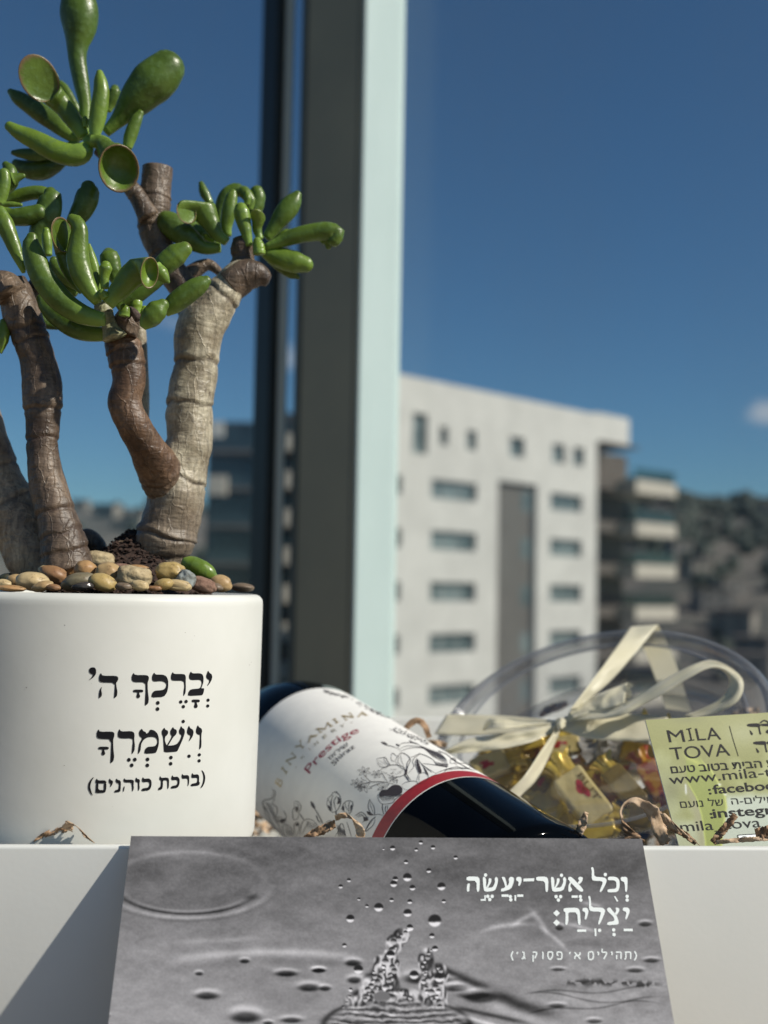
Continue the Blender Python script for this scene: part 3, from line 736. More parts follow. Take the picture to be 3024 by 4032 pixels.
leaf(CA, [(690,1120,50),(600,980,74),(500,850,84),(425,770,98,-.3)], ya - .004, cup=(316,638,(168,55),(0,190),.5,.3,-.9), hue=.35)
leaf(CA, [(640,1150,45),(480,1030,72),(300,900,78),(150,800,60),(85,748,28)], ya + .012, hue=.1, brown=.2)
leaf(CA, [(720,1190,55),(680,1240,85),(600,1268,90),(450,1230,92),(300,1150,82),(160,1085,64),(75,1030,42)], ya - .012, hue=.75, brown=.9)
leaf(CA, [(770,1130,40),(785,1030,62),(805,920,73),(826,760,70),(818,650,52),(813,592,28)], ya - .010, hue=.7, brown=.3)
leaf(CA, [(660,960,26),(600,850,38),(530,730,40),(495,675,22)], ya + .018, hue=.2, brown=.1)
leaf(CA, [(880,910,25),(915,820,48),(935,750,52),(938,722,36)], ya + .018, hue=.2, brown=.2)
leaf(CA, [(860,1085,42),(960,985,66),(1070,860,125),(1200,715,178),(1310,610,180),(1372,545,150)], ya + .004, hue=.15, brown=.15)
leaf(CA, [(1038,1215,38),(1065,1110,56),(1110,990,50),(1146,922,30)], ya - .002, hue=.4, brown=.5)
leaf(CA, [(740,1150,50),(820,1165,62),(880,1230,90)], ya - .014, cup=(970,1375,(168,40),(-20,196),.45,.35,-1.6), hue=.3)
leaf(CA, [(640,1180,45),(520,1215,45),(320,1262,56),(170,1252,40),(105,1246,20)], ya + .012, hue=.0, brown=.1)
leaf(CA, [(640,1190,35),(520,1300,50),(380,1370,88),(240,1385,80),(130,1335,40)], ya + .018, hue=.0, brown=.0)
leaf(CA, [(690,1170,45),(760,1150,60),(860,1170,55),(905,1195,30)], ya - .006, hue=.9, brown=.1)
leaf(CA, [(700,1040,20),(695,985,30),(695,960,18)], ya - .006, hue=.9, brown=.1)
CB = Crop(500, 600, 1.84333); yb = 0.492
leaf(CB, [(725,650,34),(650,590,50),(600,500,74),(555,420,100)], yb - .008, cup=(430,432,(72,14),(4,86),.35,.1,-.75), hue=.4, brown=.9)
leaf(CB, [(680,690,38),(560,690,52),(430,610,88),(310,520,92),(240,480,62),(228,478,40)], yb - .004, hue=.2, brown=.3)
leaf(CB, [(610,380,25),(560,290,36),(538,225,20)], yb + .014, hue=.3, brown=.1)
leaf(CB, [(735,610,26),(722,540,42),(740,430,55),(762,320,42),(768,290,28)], yb - .002, hue=.5, brown=.2)
leaf(CB, [(700,560,40),(680,440,48),(720,330,62),(790,275,55),(840,290,40)], yb + .010, hue=.15, brown=.2)
leaf(CB, [(885,680,26),(868,590,40),(845,500,55),(830,430,58),(826,400,44)], yb - .012, hue=.75, brown=.3)
leaf(CB, [(965,630,25),(945,560,34),(950,500,46,-.1)], yb - .010, cup=(952,462,(52,22),(-6,46),.2,.3,-.3), hue=.75)
leaf(CB, [(890,420,30),(895,350,42),(850,290,46),(815,285,30)], yb + .008, hue=.4, brown=.2)
leaf(CB, [(900,480,38),(930,410,55),(950,330,55),(940,280,48)], yb + .010, hue=.3, brown=.9)
leaf(CB, [(870,380,22),(875,330,30),(865,290,18)], yb + .002, hue=.6, brown=.2)
leaf(CB, [(1010,625,34),(1070,545,52),(1150,430,76),(1210,350,62),(1238,305,32)], yb + .002, hue=.2, brown=.3)
leaf(CB, [(1000,690,22),(1100,655,42),(1230,605,62),(1360,580,66),(1460,575,70),(1525,590,58),(1500,640,52)], yb - .006, hue=.35, brown=.2)
leaf(CB, [(1430,610,50),(1460,650,46),(1462,685,24)], yb - .004, hue=.2, brown=.2)
leaf(CB, [(990,720,38),(1100,765,76),(1220,795,82),(1305,815,58)], yb - .004, hue=.55, brown=.3)
leaf(CB, [(1030,770,30),(1120,830,42),(1200,880,40),(1240,905,18)], yb + .002, hue=.3, brown=.1)
leaf(CB, [(960,740,46),(955,680,44),(945,640,30)], yb - .014, hue=.8, brown=.3)
leaf(CB, [(1060,660,26),(1140,600,38),(1190,575,22)], yb + .010, hue=.3, brown=.1)
leaf(CB, [(660,660,24),(560,600,50),(460,540,52),(420,520,35)], yb + .006, hue=.5, brown=.2)
leaf(CB, [(640,640,22),(580,610,32),(560,600,20)], yb, hue=.9, brown=.1)
CC = Crop(0, 800, 1.84333); yc = 0.436
leaf(CC, [(760,840,48),(700,838,60),(570,795,78),(440,705,90),(325,560,90),(255,410,84),(226,300,64),(232,245,40)], yc - .004, hue=.25, brown=.8)
leaf(CC, [(800,950,45),(700,950,58),(580,920,75),(450,850,76),(345,760,60),(300,690,40)], yc + .012, hue=.05, brown=.1)
leaf(CC, [(715,715,42),(660,640,62),(600,530,82),(565,410,84),(570,290,74),(578,190,60),(548,130,52),(520,115,40)], yc - .006, hue=.5, brown=.5)
leaf(CC, [(600,640,30),(540,560,46),(490,450,60),(470,360,72)], yc + .002, cup=(452,228,(82,6),(16,130),.5,.2,-.7), hue=.4)
leaf(CC, [(290,480,45),(270,340,62),(290,200,80),(345,70,98),(372,-50,76),(362,-78,46)], yc + .022, hue=.15, brown=.4)
leaf(CC, [(500,240,40),(545,130,62),(610,20,84),(642,-80,80),(640,-120,54)], yc + .028, hue=.15, brown=.9)
leaf(CC, [(350,380,30),(340,260,38),(335,195,24)], yc + .012, hue=.9, brown=.1)
leaf(CC, [(722,650,24),(700,560,40),(672,450,46),(652,350,28),(648,300,10)], yc - .002, hue=.8, brown=.2)
leaf(CC, [(762,620,30),(758,540,36),(766,475,48),(768,448,36)], yc - .006, hue=.95, brown=.2)
leaf(CC, [(860,600,36),(830,510,58),(800,420,76),(785,370,66)], yc + .008, cup=(802,362,(46,24),(-14,32),.1,.3,.7), hue=.35, brown=.8)
leaf(CC, [(780,735,48),(860,640,74),(940,545,92),(1010,490,104)], yc - .010, cup=(1085,505,(66,8),(-10,116),.3,.1,-1.6), hue=.6)
leaf(CC, [(1120,470,60),(1170,515,56),(1205,555,34),(1222,572,14)], yc - .008, hue=.7, brown=.3)
leaf(CC, [(1110,520,40),(1190,450,78),(1280,375,82),(1345,330,56)], yc + .010, hue=.45, brown=.9)
leaf(CC, [(850,760,44),(980,680,56),(1100,610,42),(1170,570,26)], yc + .004, hue=.05, brown=.1)
leaf(CC, [(1195,800,32),(1260,735,74),(1370,650,80),(1470,580,60),(1500,560,38)], yc + .002, hue=.25, brown=.8)
leaf(CC, [(1035,905,26),(1080,845,72),(1145,775,76),(1185,735,46)], yc - .008, hue=.3, brown=.6)
leaf(CC, [(985,815,44),(985,740,50),(990,690,40)], yc + .004, hue=.95, brown=.1)
leaf(CC, [(1035,850,22),(1045,790,30),(1050,760,20)], yc + .004, hue=.9, brown=.1)
leaf(CC, [(900,820,40),(905,775,38),(895,750,24)], yc - .006, hue=.5, brown=.2)
leaf(CC, [(560,650,36),(470,600,66),(400,560,60),(360,480,50)], yc + .024, hue=.05, brown=.1)
leaf(CC, [(560,600,36),(480,540,50),(400,450,44),(390,410,30)], yc + .02, hue=.2, brown=.1)
leaf(CC, [(765,690,28),(745,655,34),(740,640,22)], yc - .012, hue=.7, brown=.1)
leaf(CC, [(890,560,30),(930,490,42),(940,455,30)], yc + .002, hue=.5, brown=.2)
CD = Crop(0, 600, 2.764); yd = 0.452
leaf(CD, [(258,1310,22),(235,1230,46),(175,1080,72),(110,920,88),(45,770,98),(0,640,70)], yd - .014, hue=.55, brown=.5)
leaf(CD, [(-40,590,45),(60,540,56),(190,480,76),(350,440,78),(480,440,70),(545,470,44)], yd + .012, hue=.35, brown=.2)
leaf(CD, [(-20,600,45),(60,660,72),(150,700,96),(300,690,108),(430,650,90)], yd + .002, hue=.12, brown=.1)
leaf(CD, [(20,570,26),(120,566,32),(230,572,20)], yd - .006, hue=.9, brown=.1)
leaf(CD, [(-20,560,66),(20,440,76),(48,310,68),(42,220,58)], yd - .004, hue=.4, brown=.7)
leaf(CD, [(40,420,60),(90,320,110),(100,200,80),(60,130,40)], yd + .006, hue=.08, brown=.1)
leaf(CD, [(140,290,76),(200,270,50),(255,255,28)], yd + .004, hue=.3, brown=.4)
leaf(CD, [(-60,2150,90),(20,2010,84),(42,1900,62),(30,1840,34)], yd, hue=.55, brown=.2)
leaf(CD, [(300,1760,50),(420,1830,82),(520,1868,62),(620,1905,30)], yd + .030, hue=.05, brown=.1)
leaf(CD, [(300,1720,40),(390,1680,66),(440,1690,36)], yd + .045, hue=.5, brown=.1)

# woody stems ----------------------------------------------------
def bark(name, c1, c2, line):
    m = mat(name, c1, 0.46, spec=0.5); n = m.node_tree.nodes; l = m.node_tree.links; b = n['Principled BSDF']
    tc = n.new('ShaderNodeTexCoord')
    n1 = n.new('ShaderNodeTexNoise'); n1.inputs['Scale'].default_value = 85; n1.inputs['Detail'].default_value = 6; l.new(tc.outputs['Object'], n1.inputs['Vector'])
    mx = n.new('ShaderNodeMix'); mx.data_type = 'RGBA'; mx.inputs[6].default_value = (*c1, 1); mx.inputs[7].default_value = (*c2, 1)
    mr = n.new('ShaderNodeMapRange'); mr.inputs[1].default_value = .36; mr.inputs[2].default_value = .64; l.new(n1.outputs[0], mr.inputs[0]); l.new(mr.outputs[0], mx.inputs[0])
    # lengthwise pale veins: voronoi edges stretched along the stem
    mp = n.new('ShaderNodeMapping'); mp.inputs['Scale'].default_value = (1, 1, .28); l.new(tc.outputs['Object'], mp.inputs[0])
    nd_ = n.new('ShaderNodeTexNoise'); nd_.inputs['Scale'].default_value = 140; l.new(tc.outputs['Object'], nd_.inputs['Vector'])
    av = n.new('ShaderNodeVectorMath'); av.operation = 'MULTIPLY_ADD'; av.inputs[1].default_value = (.004,) * 3
    l.new(nd_.outputs['Color'], av.inputs[0]); l.new(mp.outputs[0], av.inputs[2])
    vo = n.new('ShaderNodeTexVoronoi'); vo.feature = 'DISTANCE_TO_EDGE'; vo.inputs['Scale'].default_value = 210; l.new(av.outputs[0], vo.inputs['Vector'])
    vr = n.new('ShaderNodeMapRange'); vr.inputs[1].default_value = .0; vr.inputs[2].default_value = .05; vr.inputs[3].default_value = .42; vr.inputs[4].default_value = 0; l.new(vo.outputs['Distance'], vr.inputs[0])
    m2 = n.new('ShaderNodeMix'); m2.data_type = 'RGBA'; m2.inputs[7].default_value = (*line, 1); l.new(mx.outputs[2], m2.inputs[6])
    mk = n.new('ShaderNodeTexNoise'); mk.inputs['Scale'].default_value = 60; l.new(tc.outputs['Object'], mk.inputs['Vector'])
    mkr = n.new('ShaderNodeMapRange'); mkr.inputs[1].default_value = .52; mkr.inputs[2].default_value = .66; l.new(mk.outputs[0], mkr.inputs[0])
    mu = n.new('ShaderNodeMath'); mu.operation = 'MULTIPLY'; l.new(vr.outputs[0], mu.inputs[0]); l.new(mkr.outputs[0], mu.inputs[1])
    l.new(mu.outputs[0], m2.inputs[0])
    ab = n.new('ShaderNodeAttribute'); ab.attribute_name = 'blend'
    mb_ = n.new('ShaderNodeMix'); mb_.data_type = 'RGBA'; mb_.inputs[7].default_value = (0.165, 0.122, 0.085, 1); l.new(m2.outputs[2], mb_.inputs[6])
    nbl = n.new('ShaderNodeMath'); nbl.operation = 'MULTIPLY_ADD'; nbl.inputs[1].default_value = .9; nbl.inputs[2].default_value = -.45; l.new(mk.outputs[0], nbl.inputs[0])
    nb2 = n.new('ShaderNodeMath'); nb2.operation = 'MULTIPLY_ADD'; nb2.use_clamp = True; l.new(ab.outputs['Fac'], nb2.inputs[0]); nb2.inputs[1].default_value = 1.3; l.new(nbl.outputs[0], nb2.inputs[2])
    nb3 = n.new('ShaderNodeMath'); nb3.operation = 'MULTIPLY'; l.new(nb2.outputs[0], nb3.inputs[0]); nb3.inputs[1].default_value = .85
    l.new(nb3.outputs[0], mb_.inputs[0]); m2 = mb_
    # ring creases take a darker brown
    ac = n.new('ShaderNodeAttribute'); ac.attribute_name = 'crease'
    m3 = n.new('ShaderNodeMix'); m3.data_type = 'RGBA'; m3.inputs[7].default_value = (0.06, 0.035, 0.024, 1); l.new(m2.outputs[2], m3.inputs[6]); l.new(ac.outputs['Fac'], m3.inputs[0])
    # fine dark flecks
    n4 = n.new('ShaderNodeTexNoise'); n4.inputs['Scale'].default_value = 900; n4.inputs['Detail'].default_value = 3; l.new(tc.outputs['Object'], n4.inputs['Vector'])
    r4 = n.new('ShaderNodeMapRange'); r4.inputs[1].default_value = .3; r4.inputs[2].default_value = .7; r4.inputs[3].default_value = .78; r4.inputs[4].default_value = 1.18; l.new(n4.outputs[0], r4.inputs[0])
    m4 = n.new('ShaderNodeVectorMath'); m4.operation = 'SCALE'; l.new(m3.outputs[2], m4.inputs[0]); l.new(r4.outputs[0], m4.inputs['Scale'])
    # long fibres and small scars
    mpf = n.new('ShaderNodeMapping'); mpf.inputs['Scale'].default_value = (1, 1, .10); l.new(av.outputs[0], mpf.inputs[0])
    nf_ = n.new('ShaderNodeTexNoise'); nf_.inputs['Scale'].default_value = 620; nf_.inputs['Detail'].default_value = 5; l.new(mpf.outputs[0], nf_.inputs['Vector'])
    rf = n.new('ShaderNodeMapRange'); rf.inputs[1].default_value = .32; rf.inputs[2].default_value = .68; rf.inputs[3].default_value = .66; rf.inputs[4].default_value = 1.30; l.new(nf_.outputs[0], rf.inputs[0])
    m5 = n.new('ShaderNodeVectorMath'); m5.operation = 'SCALE'; l.new(m4.outputs[0], m5.inputs[0]); l.new(rf.outputs[0], m5.inputs['Scale'])
    nsx = n.new('ShaderNodeTexNoise'); nsx.inputs['Scale'].default_value = 210; nsx.inputs['Detail'].default_value = 7; nsx.inputs['Roughness'].default_value = .7; l.new(tc.outputs['Object'], nsx.inputs['Vector'])
    rs_ = n.new('ShaderNodeMapRange'); rs_.inputs[1].default_value = .60; rs_.inputs[2].default_value = .69; rs_.inputs[4].default_value = .7; l.new(nsx.outputs[0], rs_.inputs[0])
    m6 = n.new('ShaderNodeMix'); m6.data_type = 'RGBA'; m6.inputs[7].default_value = (.055, .034, .024, 1); l.new(m5.outputs[0], m6.inputs[6]); l.new(rs_.outputs[0], m6.inputs[0])
    l.new(m6.outputs[2], b.inputs['Base Color'])
    mpw = n.new('ShaderNodeMapping'); mpw.inputs['Scale'].default_value = (1, 1, 3.2); l.new(tc.outputs['Object'], mpw.inputs[0])
    nw = n.new('ShaderNodeTexNoise'); nw.inputs['Scale'].default_value = 190; nw.inputs['Detail'].default_value = 8; l.new(mpw.outputs[0], nw.inputs['Vector'])
    bp = n.new('ShaderNodeBump'); bp.inputs['Strength'].default_value = .45; bp.inputs['Distance'].default_value = .0014
    adh = n.new('ShaderNodeMath'); adh.operation = 'MULTIPLY_ADD'; adh.inputs[1].default_value = .35; l.new(nf_.outputs[0], adh.inputs[0]); l.new(nw.outputs[0], adh.inputs[2]); l.new(adh.outputs[0], bp.inputs['Height'])
    bp2 = n.new('ShaderNodeBump'); bp2.inputs['Strength'].default_value = .6; bp2.inputs['Distance'].default_value = .0006; l.new(vr.outputs[0], bp2.inputs['Height']); l.new(bp.outputs[0], bp2.inputs['Normal'])
    l.new(bp2.outputs[0], b.inputs['Normal'])
    return m
M_bark_grey = bark('pale_grey_bark', (0.25, 0.205, 0.135), (0.53, 0.475, 0.345), (0.56, 0.52, 0.41))
M_bark_brown = bark('brown_bark', (0.075, 0.040, 0.021), (0.170, 0.100, 0.057), (0.30, 0.24, 0.18))
M_bark_dark = bark('dark_brown_bark', (0.066, 0.044, 0.030), (0.165, 0.118, 0.080), (0.20, 0.16, 0.125))
C1 = Crop(0, 0, 1659 / 3024)            # whole photo shown 1659 wide
def stem(pts, y, m, creases=(), name='stem', nseg=150, lump=.10, seed=0, cap=True, crop=C1, ns=40, parent=plant, blend=None):
    P = []
    for p in pts:
        u, v = crop(p[0], p[1]); yy = y + (p[3] / 100 if len(p) > 3 else 0)
        q = UP(u, v, yy); P.append((q.x, q.y, q.z, p[2] / crop.k / FPX * yy))
    C = catmull(P, nseg); cs = [Vector(c[:3]) for c in C]; rs = [c[3] for c in C]
    T, N, B = frames(cs); V, F, cr = [], [], []
    for i in range(nseg):
        t = i / (nseg - 1)
        for k in range(ns):
            a = 2 * math.pi * k / ns; o_ = N[i] * math.cos(a) + B[i] * math.sin(a)
            q = cs[i] + o_ * rs[i]
            r = rs[i] * (.98 + 1.25 * lump * noise.noise(q * 75 + Vector((seed, 0, 0))) + .035 * noise.noise(q * 260))
            cv = 0.0
            for c in creases:
                w = 0.0048 * 150 / nseg * min(1.6, nseg / 100)
                ph = t - c - 0.016 * noise.noise(Vector((math.cos(a) * 1.2, math.sin(a) * 1.2, c * 31 + seed)))
                amp = .5 + .8 * abs(noise.noise(Vector((math.cos(a) * .9, math.sin(a) * .9, c * 17 + seed + 9))))
                e = math.exp(-(ph / w) ** 2); r -= rs[i] * .085 * e * amp; r += rs[i] * .05 * (.3 + amp * .7) * math.exp(-((ph - 2.4 * w) / (1.8 * w)) ** 2)
                cv = max(cv, min(1, .95 * math.exp(-(ph / (w * .8)) ** 2) * amp))
            V.append(cs[i] + o_ * r); cr.append(cv)
    for i in range(nseg - 1):
        for k in range(ns): F.append((i * ns + k, i * ns + (k + 1) % ns, (i + 1) * ns + (k + 1) % ns, (i + 1) * ns + k))
    for end, i in ((0, 0), (1, nseg - 1)):
        c0 = len(V); V.append(cs[i] + (T[i] * rs[i] * .12 if end else -T[i] * rs[i] * .12)); cr.append(.35)
        for k in range(ns):
            a, b_ = i * ns + k, i * ns + (k + 1) % ns
            F.append((a, b_, c0) if end else (b_, a, c0))
    o = obj(name, V, F, m, parent); attr(o, 'crease', cr)
    bl = [0.0] * len(V)
    if blend:
        for i in range(nseg * ns): bl[i] = max(0.0, min(1.0, (blend - (i // ns) / (nseg - 1)) / (blend * .6)))
    attr(o, 'blend', bl); return o
yt = 0.480
# right, pale main stem up to the fork under the right leaf cluster
stem([(356,1262,44),(354,1220,48),(357,1170,66),(366,1135,63),(377,1095,61),(381,1055,64),(389,1018,59),(402,980,51),(411,950,50),(411,870,52),(424,800,49),(430,720,53),(452,672,52),(490,628,40),(520,596,36),(545,585,28)], yt, M_bark_grey, (.075,.135,.31,.53,.66,.88), seed=3, nseg=220, blend=.36)
stem([(500,622,34),(530,598,34),(560,596,27),(580,606,15)], yt, M_bark_dark, (.4,.7), seed=5, nseg=50, lump=.25)
stem([(520,600,30),(528,560,26),(524,535,30),(520,515,20)], yt + .004, M_bark_dark, (.3,.5,.75), seed=7, nseg=50, lump=.35)
stem([(478,590,9),(450,572,14),(420,585,18),(395,610,22)], yt + .016, M_bark_dark, (.5,), seed=8, nseg=40, lump=.2)
# branch to the top cluster with the cut stump
stem([(418,690,30),(398,625,31),(372,585,33),(348,540,32),(330,490,34),(333,440,37),(338,400,33),(340,362,33)], yt + .012, M_bark_dark, (.45,.62,.80), seed=11, nseg=120)
stem([(322,470,24),(300,430,20),(275,395,18),(245,355,16),(215,322,17)], yt + .006, M_bark_dark, (.3,.6), seed=13, nseg=70)
# middle brown branch
stem([(368,1085,34,2.9),(358,1048,45,2.2),(346,1015,46,1.55),(322,975,42,.85),(288,918,38,.1),(270,870,37),(278,820,36),(272,770,40),(262,735,37),(270,708,30)], yt - .026, M_bark_brown, (.14,.20,.80,.87), seed=17, nseg=170, blend=.26)
stem([(268,715,34),(280,692,26),(290,682,18)], yt - .032, M_bark_dark, (.5,), seed=18, nseg=40, lump=.4)
stem([(245,730,28),(236,705,19),(226,675,19),(222,655,16)], yt - .036, bark('young_green_bark', (0.24, 0.24, 0.12), (0.33, 0.33, 0.19), (0.42, 0.42, 0.28)), (.3,.5,.7), seed=19, nseg=50, lump=.25)
stem([(310,960,14),(308,850,15),(303,760,16),(300,700,14)], yt + .012, M_bark_grey, (), seed=20, nseg=60)
# left dark branch with the knob
stem([(150,1232,58),(140,1190,52),(126,1140,46),(112,1085,40),(97,1020,39),(91,960,35),(92,890,41),(86,800,41),(66,730,40),(48,680,42),(35,640,38),(22,612,34)], yt - .024, M_bark_dark, (.06,.12,.2,.45,.55,.78,.82), seed=23, nseg=190)
stem([(20,640,40),(8,622,36),(-12,612,30)], yt - .030, M_bark_dark, (.4,), seed=29, nseg=40, lump=.25)
stem([(60,650,24),(72,625,20),(85,610,18)], yt - .016, M_bark_dark, (), seed=30, nseg=30)
# thick pale stem leaning out of the left edge
stem([(110,1240,74),(80,1180,74),(38,1110,62),(0,1035,48),(-25,960,46),(-50,880,44),(-78,790,42),(-120,690,38)], yt - .006, bark('tan_bark', (0.20, 0.135, 0.082), (0.36, 0.275, 0.18), (0.44, 0.36, 0.26)), (.28,.42), seed=31, nseg=120)
# weathered wood chunk behind the soil
stem([(165,1215,26),(182,1170,24),(206,1180,20),(222,1205,14)], yt + .012, M_bark_dark, (), seed=37, nseg=40, lump=.3, name='root')
M_cut = mat('cut_wood', (0.20, 0.16, 0.12), .9, c2=(.28, .23, .17), scale=500)
# dark dried scrap at the tip of the middle branch
M_scrap = mat('dried_scrap', (0.03, 0.02, 0.018), .9, c2=(.12, .085, .07), scale=700, bump=.6)
stem([(262,690,10),(272,676,14),(286,672,9),(300,690,10)], yt - .044, M_scrap, (), seed=41, nseg=40, lump=.6, name='dried_tip')

# fallen leaf lying on the pebbles
C8 = Crop(500, 2050, 2.765); C7 = Crop(0, 2050, 2.765)
fl = leaf(C8, [(600,440,38),(680,470,92),(790,525,108),(890,580,92),(945,620,52)], 0.452, hue=.65, brown=.5, parent=None, name='fallen_leaf')
tag(fl, 'plump green fallen leaf lying on the pebbles beside the right stem', 'leaf')

# ------------------------------------------------------------------ pebbles
def pebble_mat(name, a, b_, rough=.45, spec=.4, bump=.15, scale=110, sss=0.0):
    m = mat(name, a, rough, c2=b_, scale=scale, spec=spec, bump=bump + .1, bscale=380, sss=sss, sssr=.004, rvar=.12)
    n = m.node_tree.nodes; l = m.node_tree.links; b = n['Principled BSDF']
    src = b.inputs['Base Color'].links[0].from_socket
    tc = n.new('ShaderNodeTexCoord'); nz = n.new('ShaderNodeTexNoise'); nz.inputs['Scale'].default_value = 330; nz.inputs['Detail'].default_value = 7; nz.inputs['Roughness'].default_value = .7
    l.new(tc.outputs['Object'], nz.inputs['Vector'])
    mr = n.new('ShaderNodeMapRange'); mr.inputs[1].default_value = .57; mr.inputs[2].default_value = .68; mr.inputs[4].default_value = .75; l.new(nz.outputs[0], mr.inputs[0])
    mx = n.new('ShaderNodeMix'); mx.data_type = 'RGBA'; mx.inputs[7].default_value = (.09, .05, .03, 1); l.new(src, mx.inputs[6]); l.new(mr.outputs[0], mx.inputs[0])
    n3 = n.new('ShaderNodeTexNoise'); n3.inputs['Scale'].default_value = 45; n3.inputs['Detail'].default_value = 3; l.new(tc.outputs['Object'], n3.inputs['Vector'])
    m3 = n.new('ShaderNodeMapRange'); m3.inputs[1].default_value = .3; m3.inputs[2].default_value = .7; m3.inputs[3].default_value = .68; m3.inputs[4].default_value = 1.25; l.new(n3.outputs[0], m3.inputs[0])
    sc_ = n.new('ShaderNodeVectorMath'); sc_.operation = 'SCALE'; l.new(mx.outputs[2], sc_.inputs[0]); l.new(m3.outputs[0], sc_.inputs['Scale']); l.new(sc_.outputs[0], b.inputs['Base Color'])
    return m
PM = {
 'tan': pebble_mat('tan_pebble', (.47,.34,.17), (.36,.235,.11)), 'orange': pebble_mat('orange_pebble', (.46,.29,.135), (.37,.21,.09)),
 'brown': pebble_mat('brown_pebble', (.34,.195,.095), (.24,.125,.06)), 'cream': pebble_mat('cream_pebble', (.58,.46,.26), (.47,.35,.18)),
 'dark': pebble_mat('dark_pebble', (.03,.028,.026), (.055,.05,.045), rough=.2), 'olive': pebble_mat('olive_pebble', (.22,.19,.125), (.165,.14,.085)),
 'yellow': pebble_mat('yellow_pebble', (.47,.35,.15), (.38,.27,.10), sss=.25), 'sandy': pebble_mat('sandy_stone', (.46,.37,.22), (.36,.28,.16), rough=.8, bump=.9, scale=500),
 'blue': pebble_mat('blue_grey_stone', (.27,.30,.29), (.20,.215,.20), rough=.7, bump=.8, scale=300), 'red': pebble_mat('red_stone', (.27,.165,.115), (.21,.12,.085), rough=.8, bump=.8, scale=300),
 'grey': pebble_mat('grey_brown_pebble', (.20,.155,.105), (.15,.11,.075)), 'green': pebble_mat('dark_green_pebble', (.035,.04,.028), (.05,.055,.035))}
import bmesh
def pebble(crop, x, y, a, b_, rot, kind, yd_, label, ang=0.0, seed=0):
    yy = yd_; u, v = crop(x, y)
    for _ in range(60):                      # keep every stone inside the wall of the pot
        c = UP(u, v, yy); k = yy / FPX / crop.k
        if math.hypot(c.x - PX, yy - PY) + (a + b_) * .36 * k < PR - .0062 or yy > PY: break
        yy += .001
    ax, bz = a * k * 1.10, b_ * k * 1.18; dp = (ax + bz) * .5
    bm = bmesh.new(); bmesh.ops.create_icosphere(bm, subdivisions=4, radius=1.0)
    cr, sr = math.cos(math.radians(rot)), math.sin(math.radians(rot))
    for w in bm.verts:
        n_ = w.co.normalized()
        r = 1 + .10 * noise.noise(n_ * 1.3 + Vector((seed * 3.7, 0, 0))) + .03 * noise.noise(n_ * 4 + Vector((seed, 5, 0)))
        if ang:
            q = n_ * 1.9 + Vector((seed * 1.7, 3, 1)); r += ang * .25 * (noise.cell(q * 1.0) - .5) * 0 + ang * .16 * noise.noise(q) + ang * .07 * noise.noise(q * 3.3)
            m_ = max(abs(n_.x), abs(n_.y), abs(n_.z)); r *= (1 - ang * .35) + ang * .35 * min(1.25, .82 / m_ + .1)
        p = Vector((n_.x * ax * r, n_.y * dp * r, n_.z * bz * r))
        w.co = Vector((p.x * cr + p.z * sr, p.y, -p.x * sr + p.z * cr))
    me = bpy.data.meshes.new('pebble'); bm.to_mesh(me); bm.free(); me.materials.append(PM[kind])
    me.polygons.foreach_set('use_smooth', [True] * len(me.polygons))
    o = bpy.data.objects.new('pebble', me); COL.objects.link(o); o.location = c
    return tag(o, label, 'pebble', 'pebbles on the soil of the plant pot')
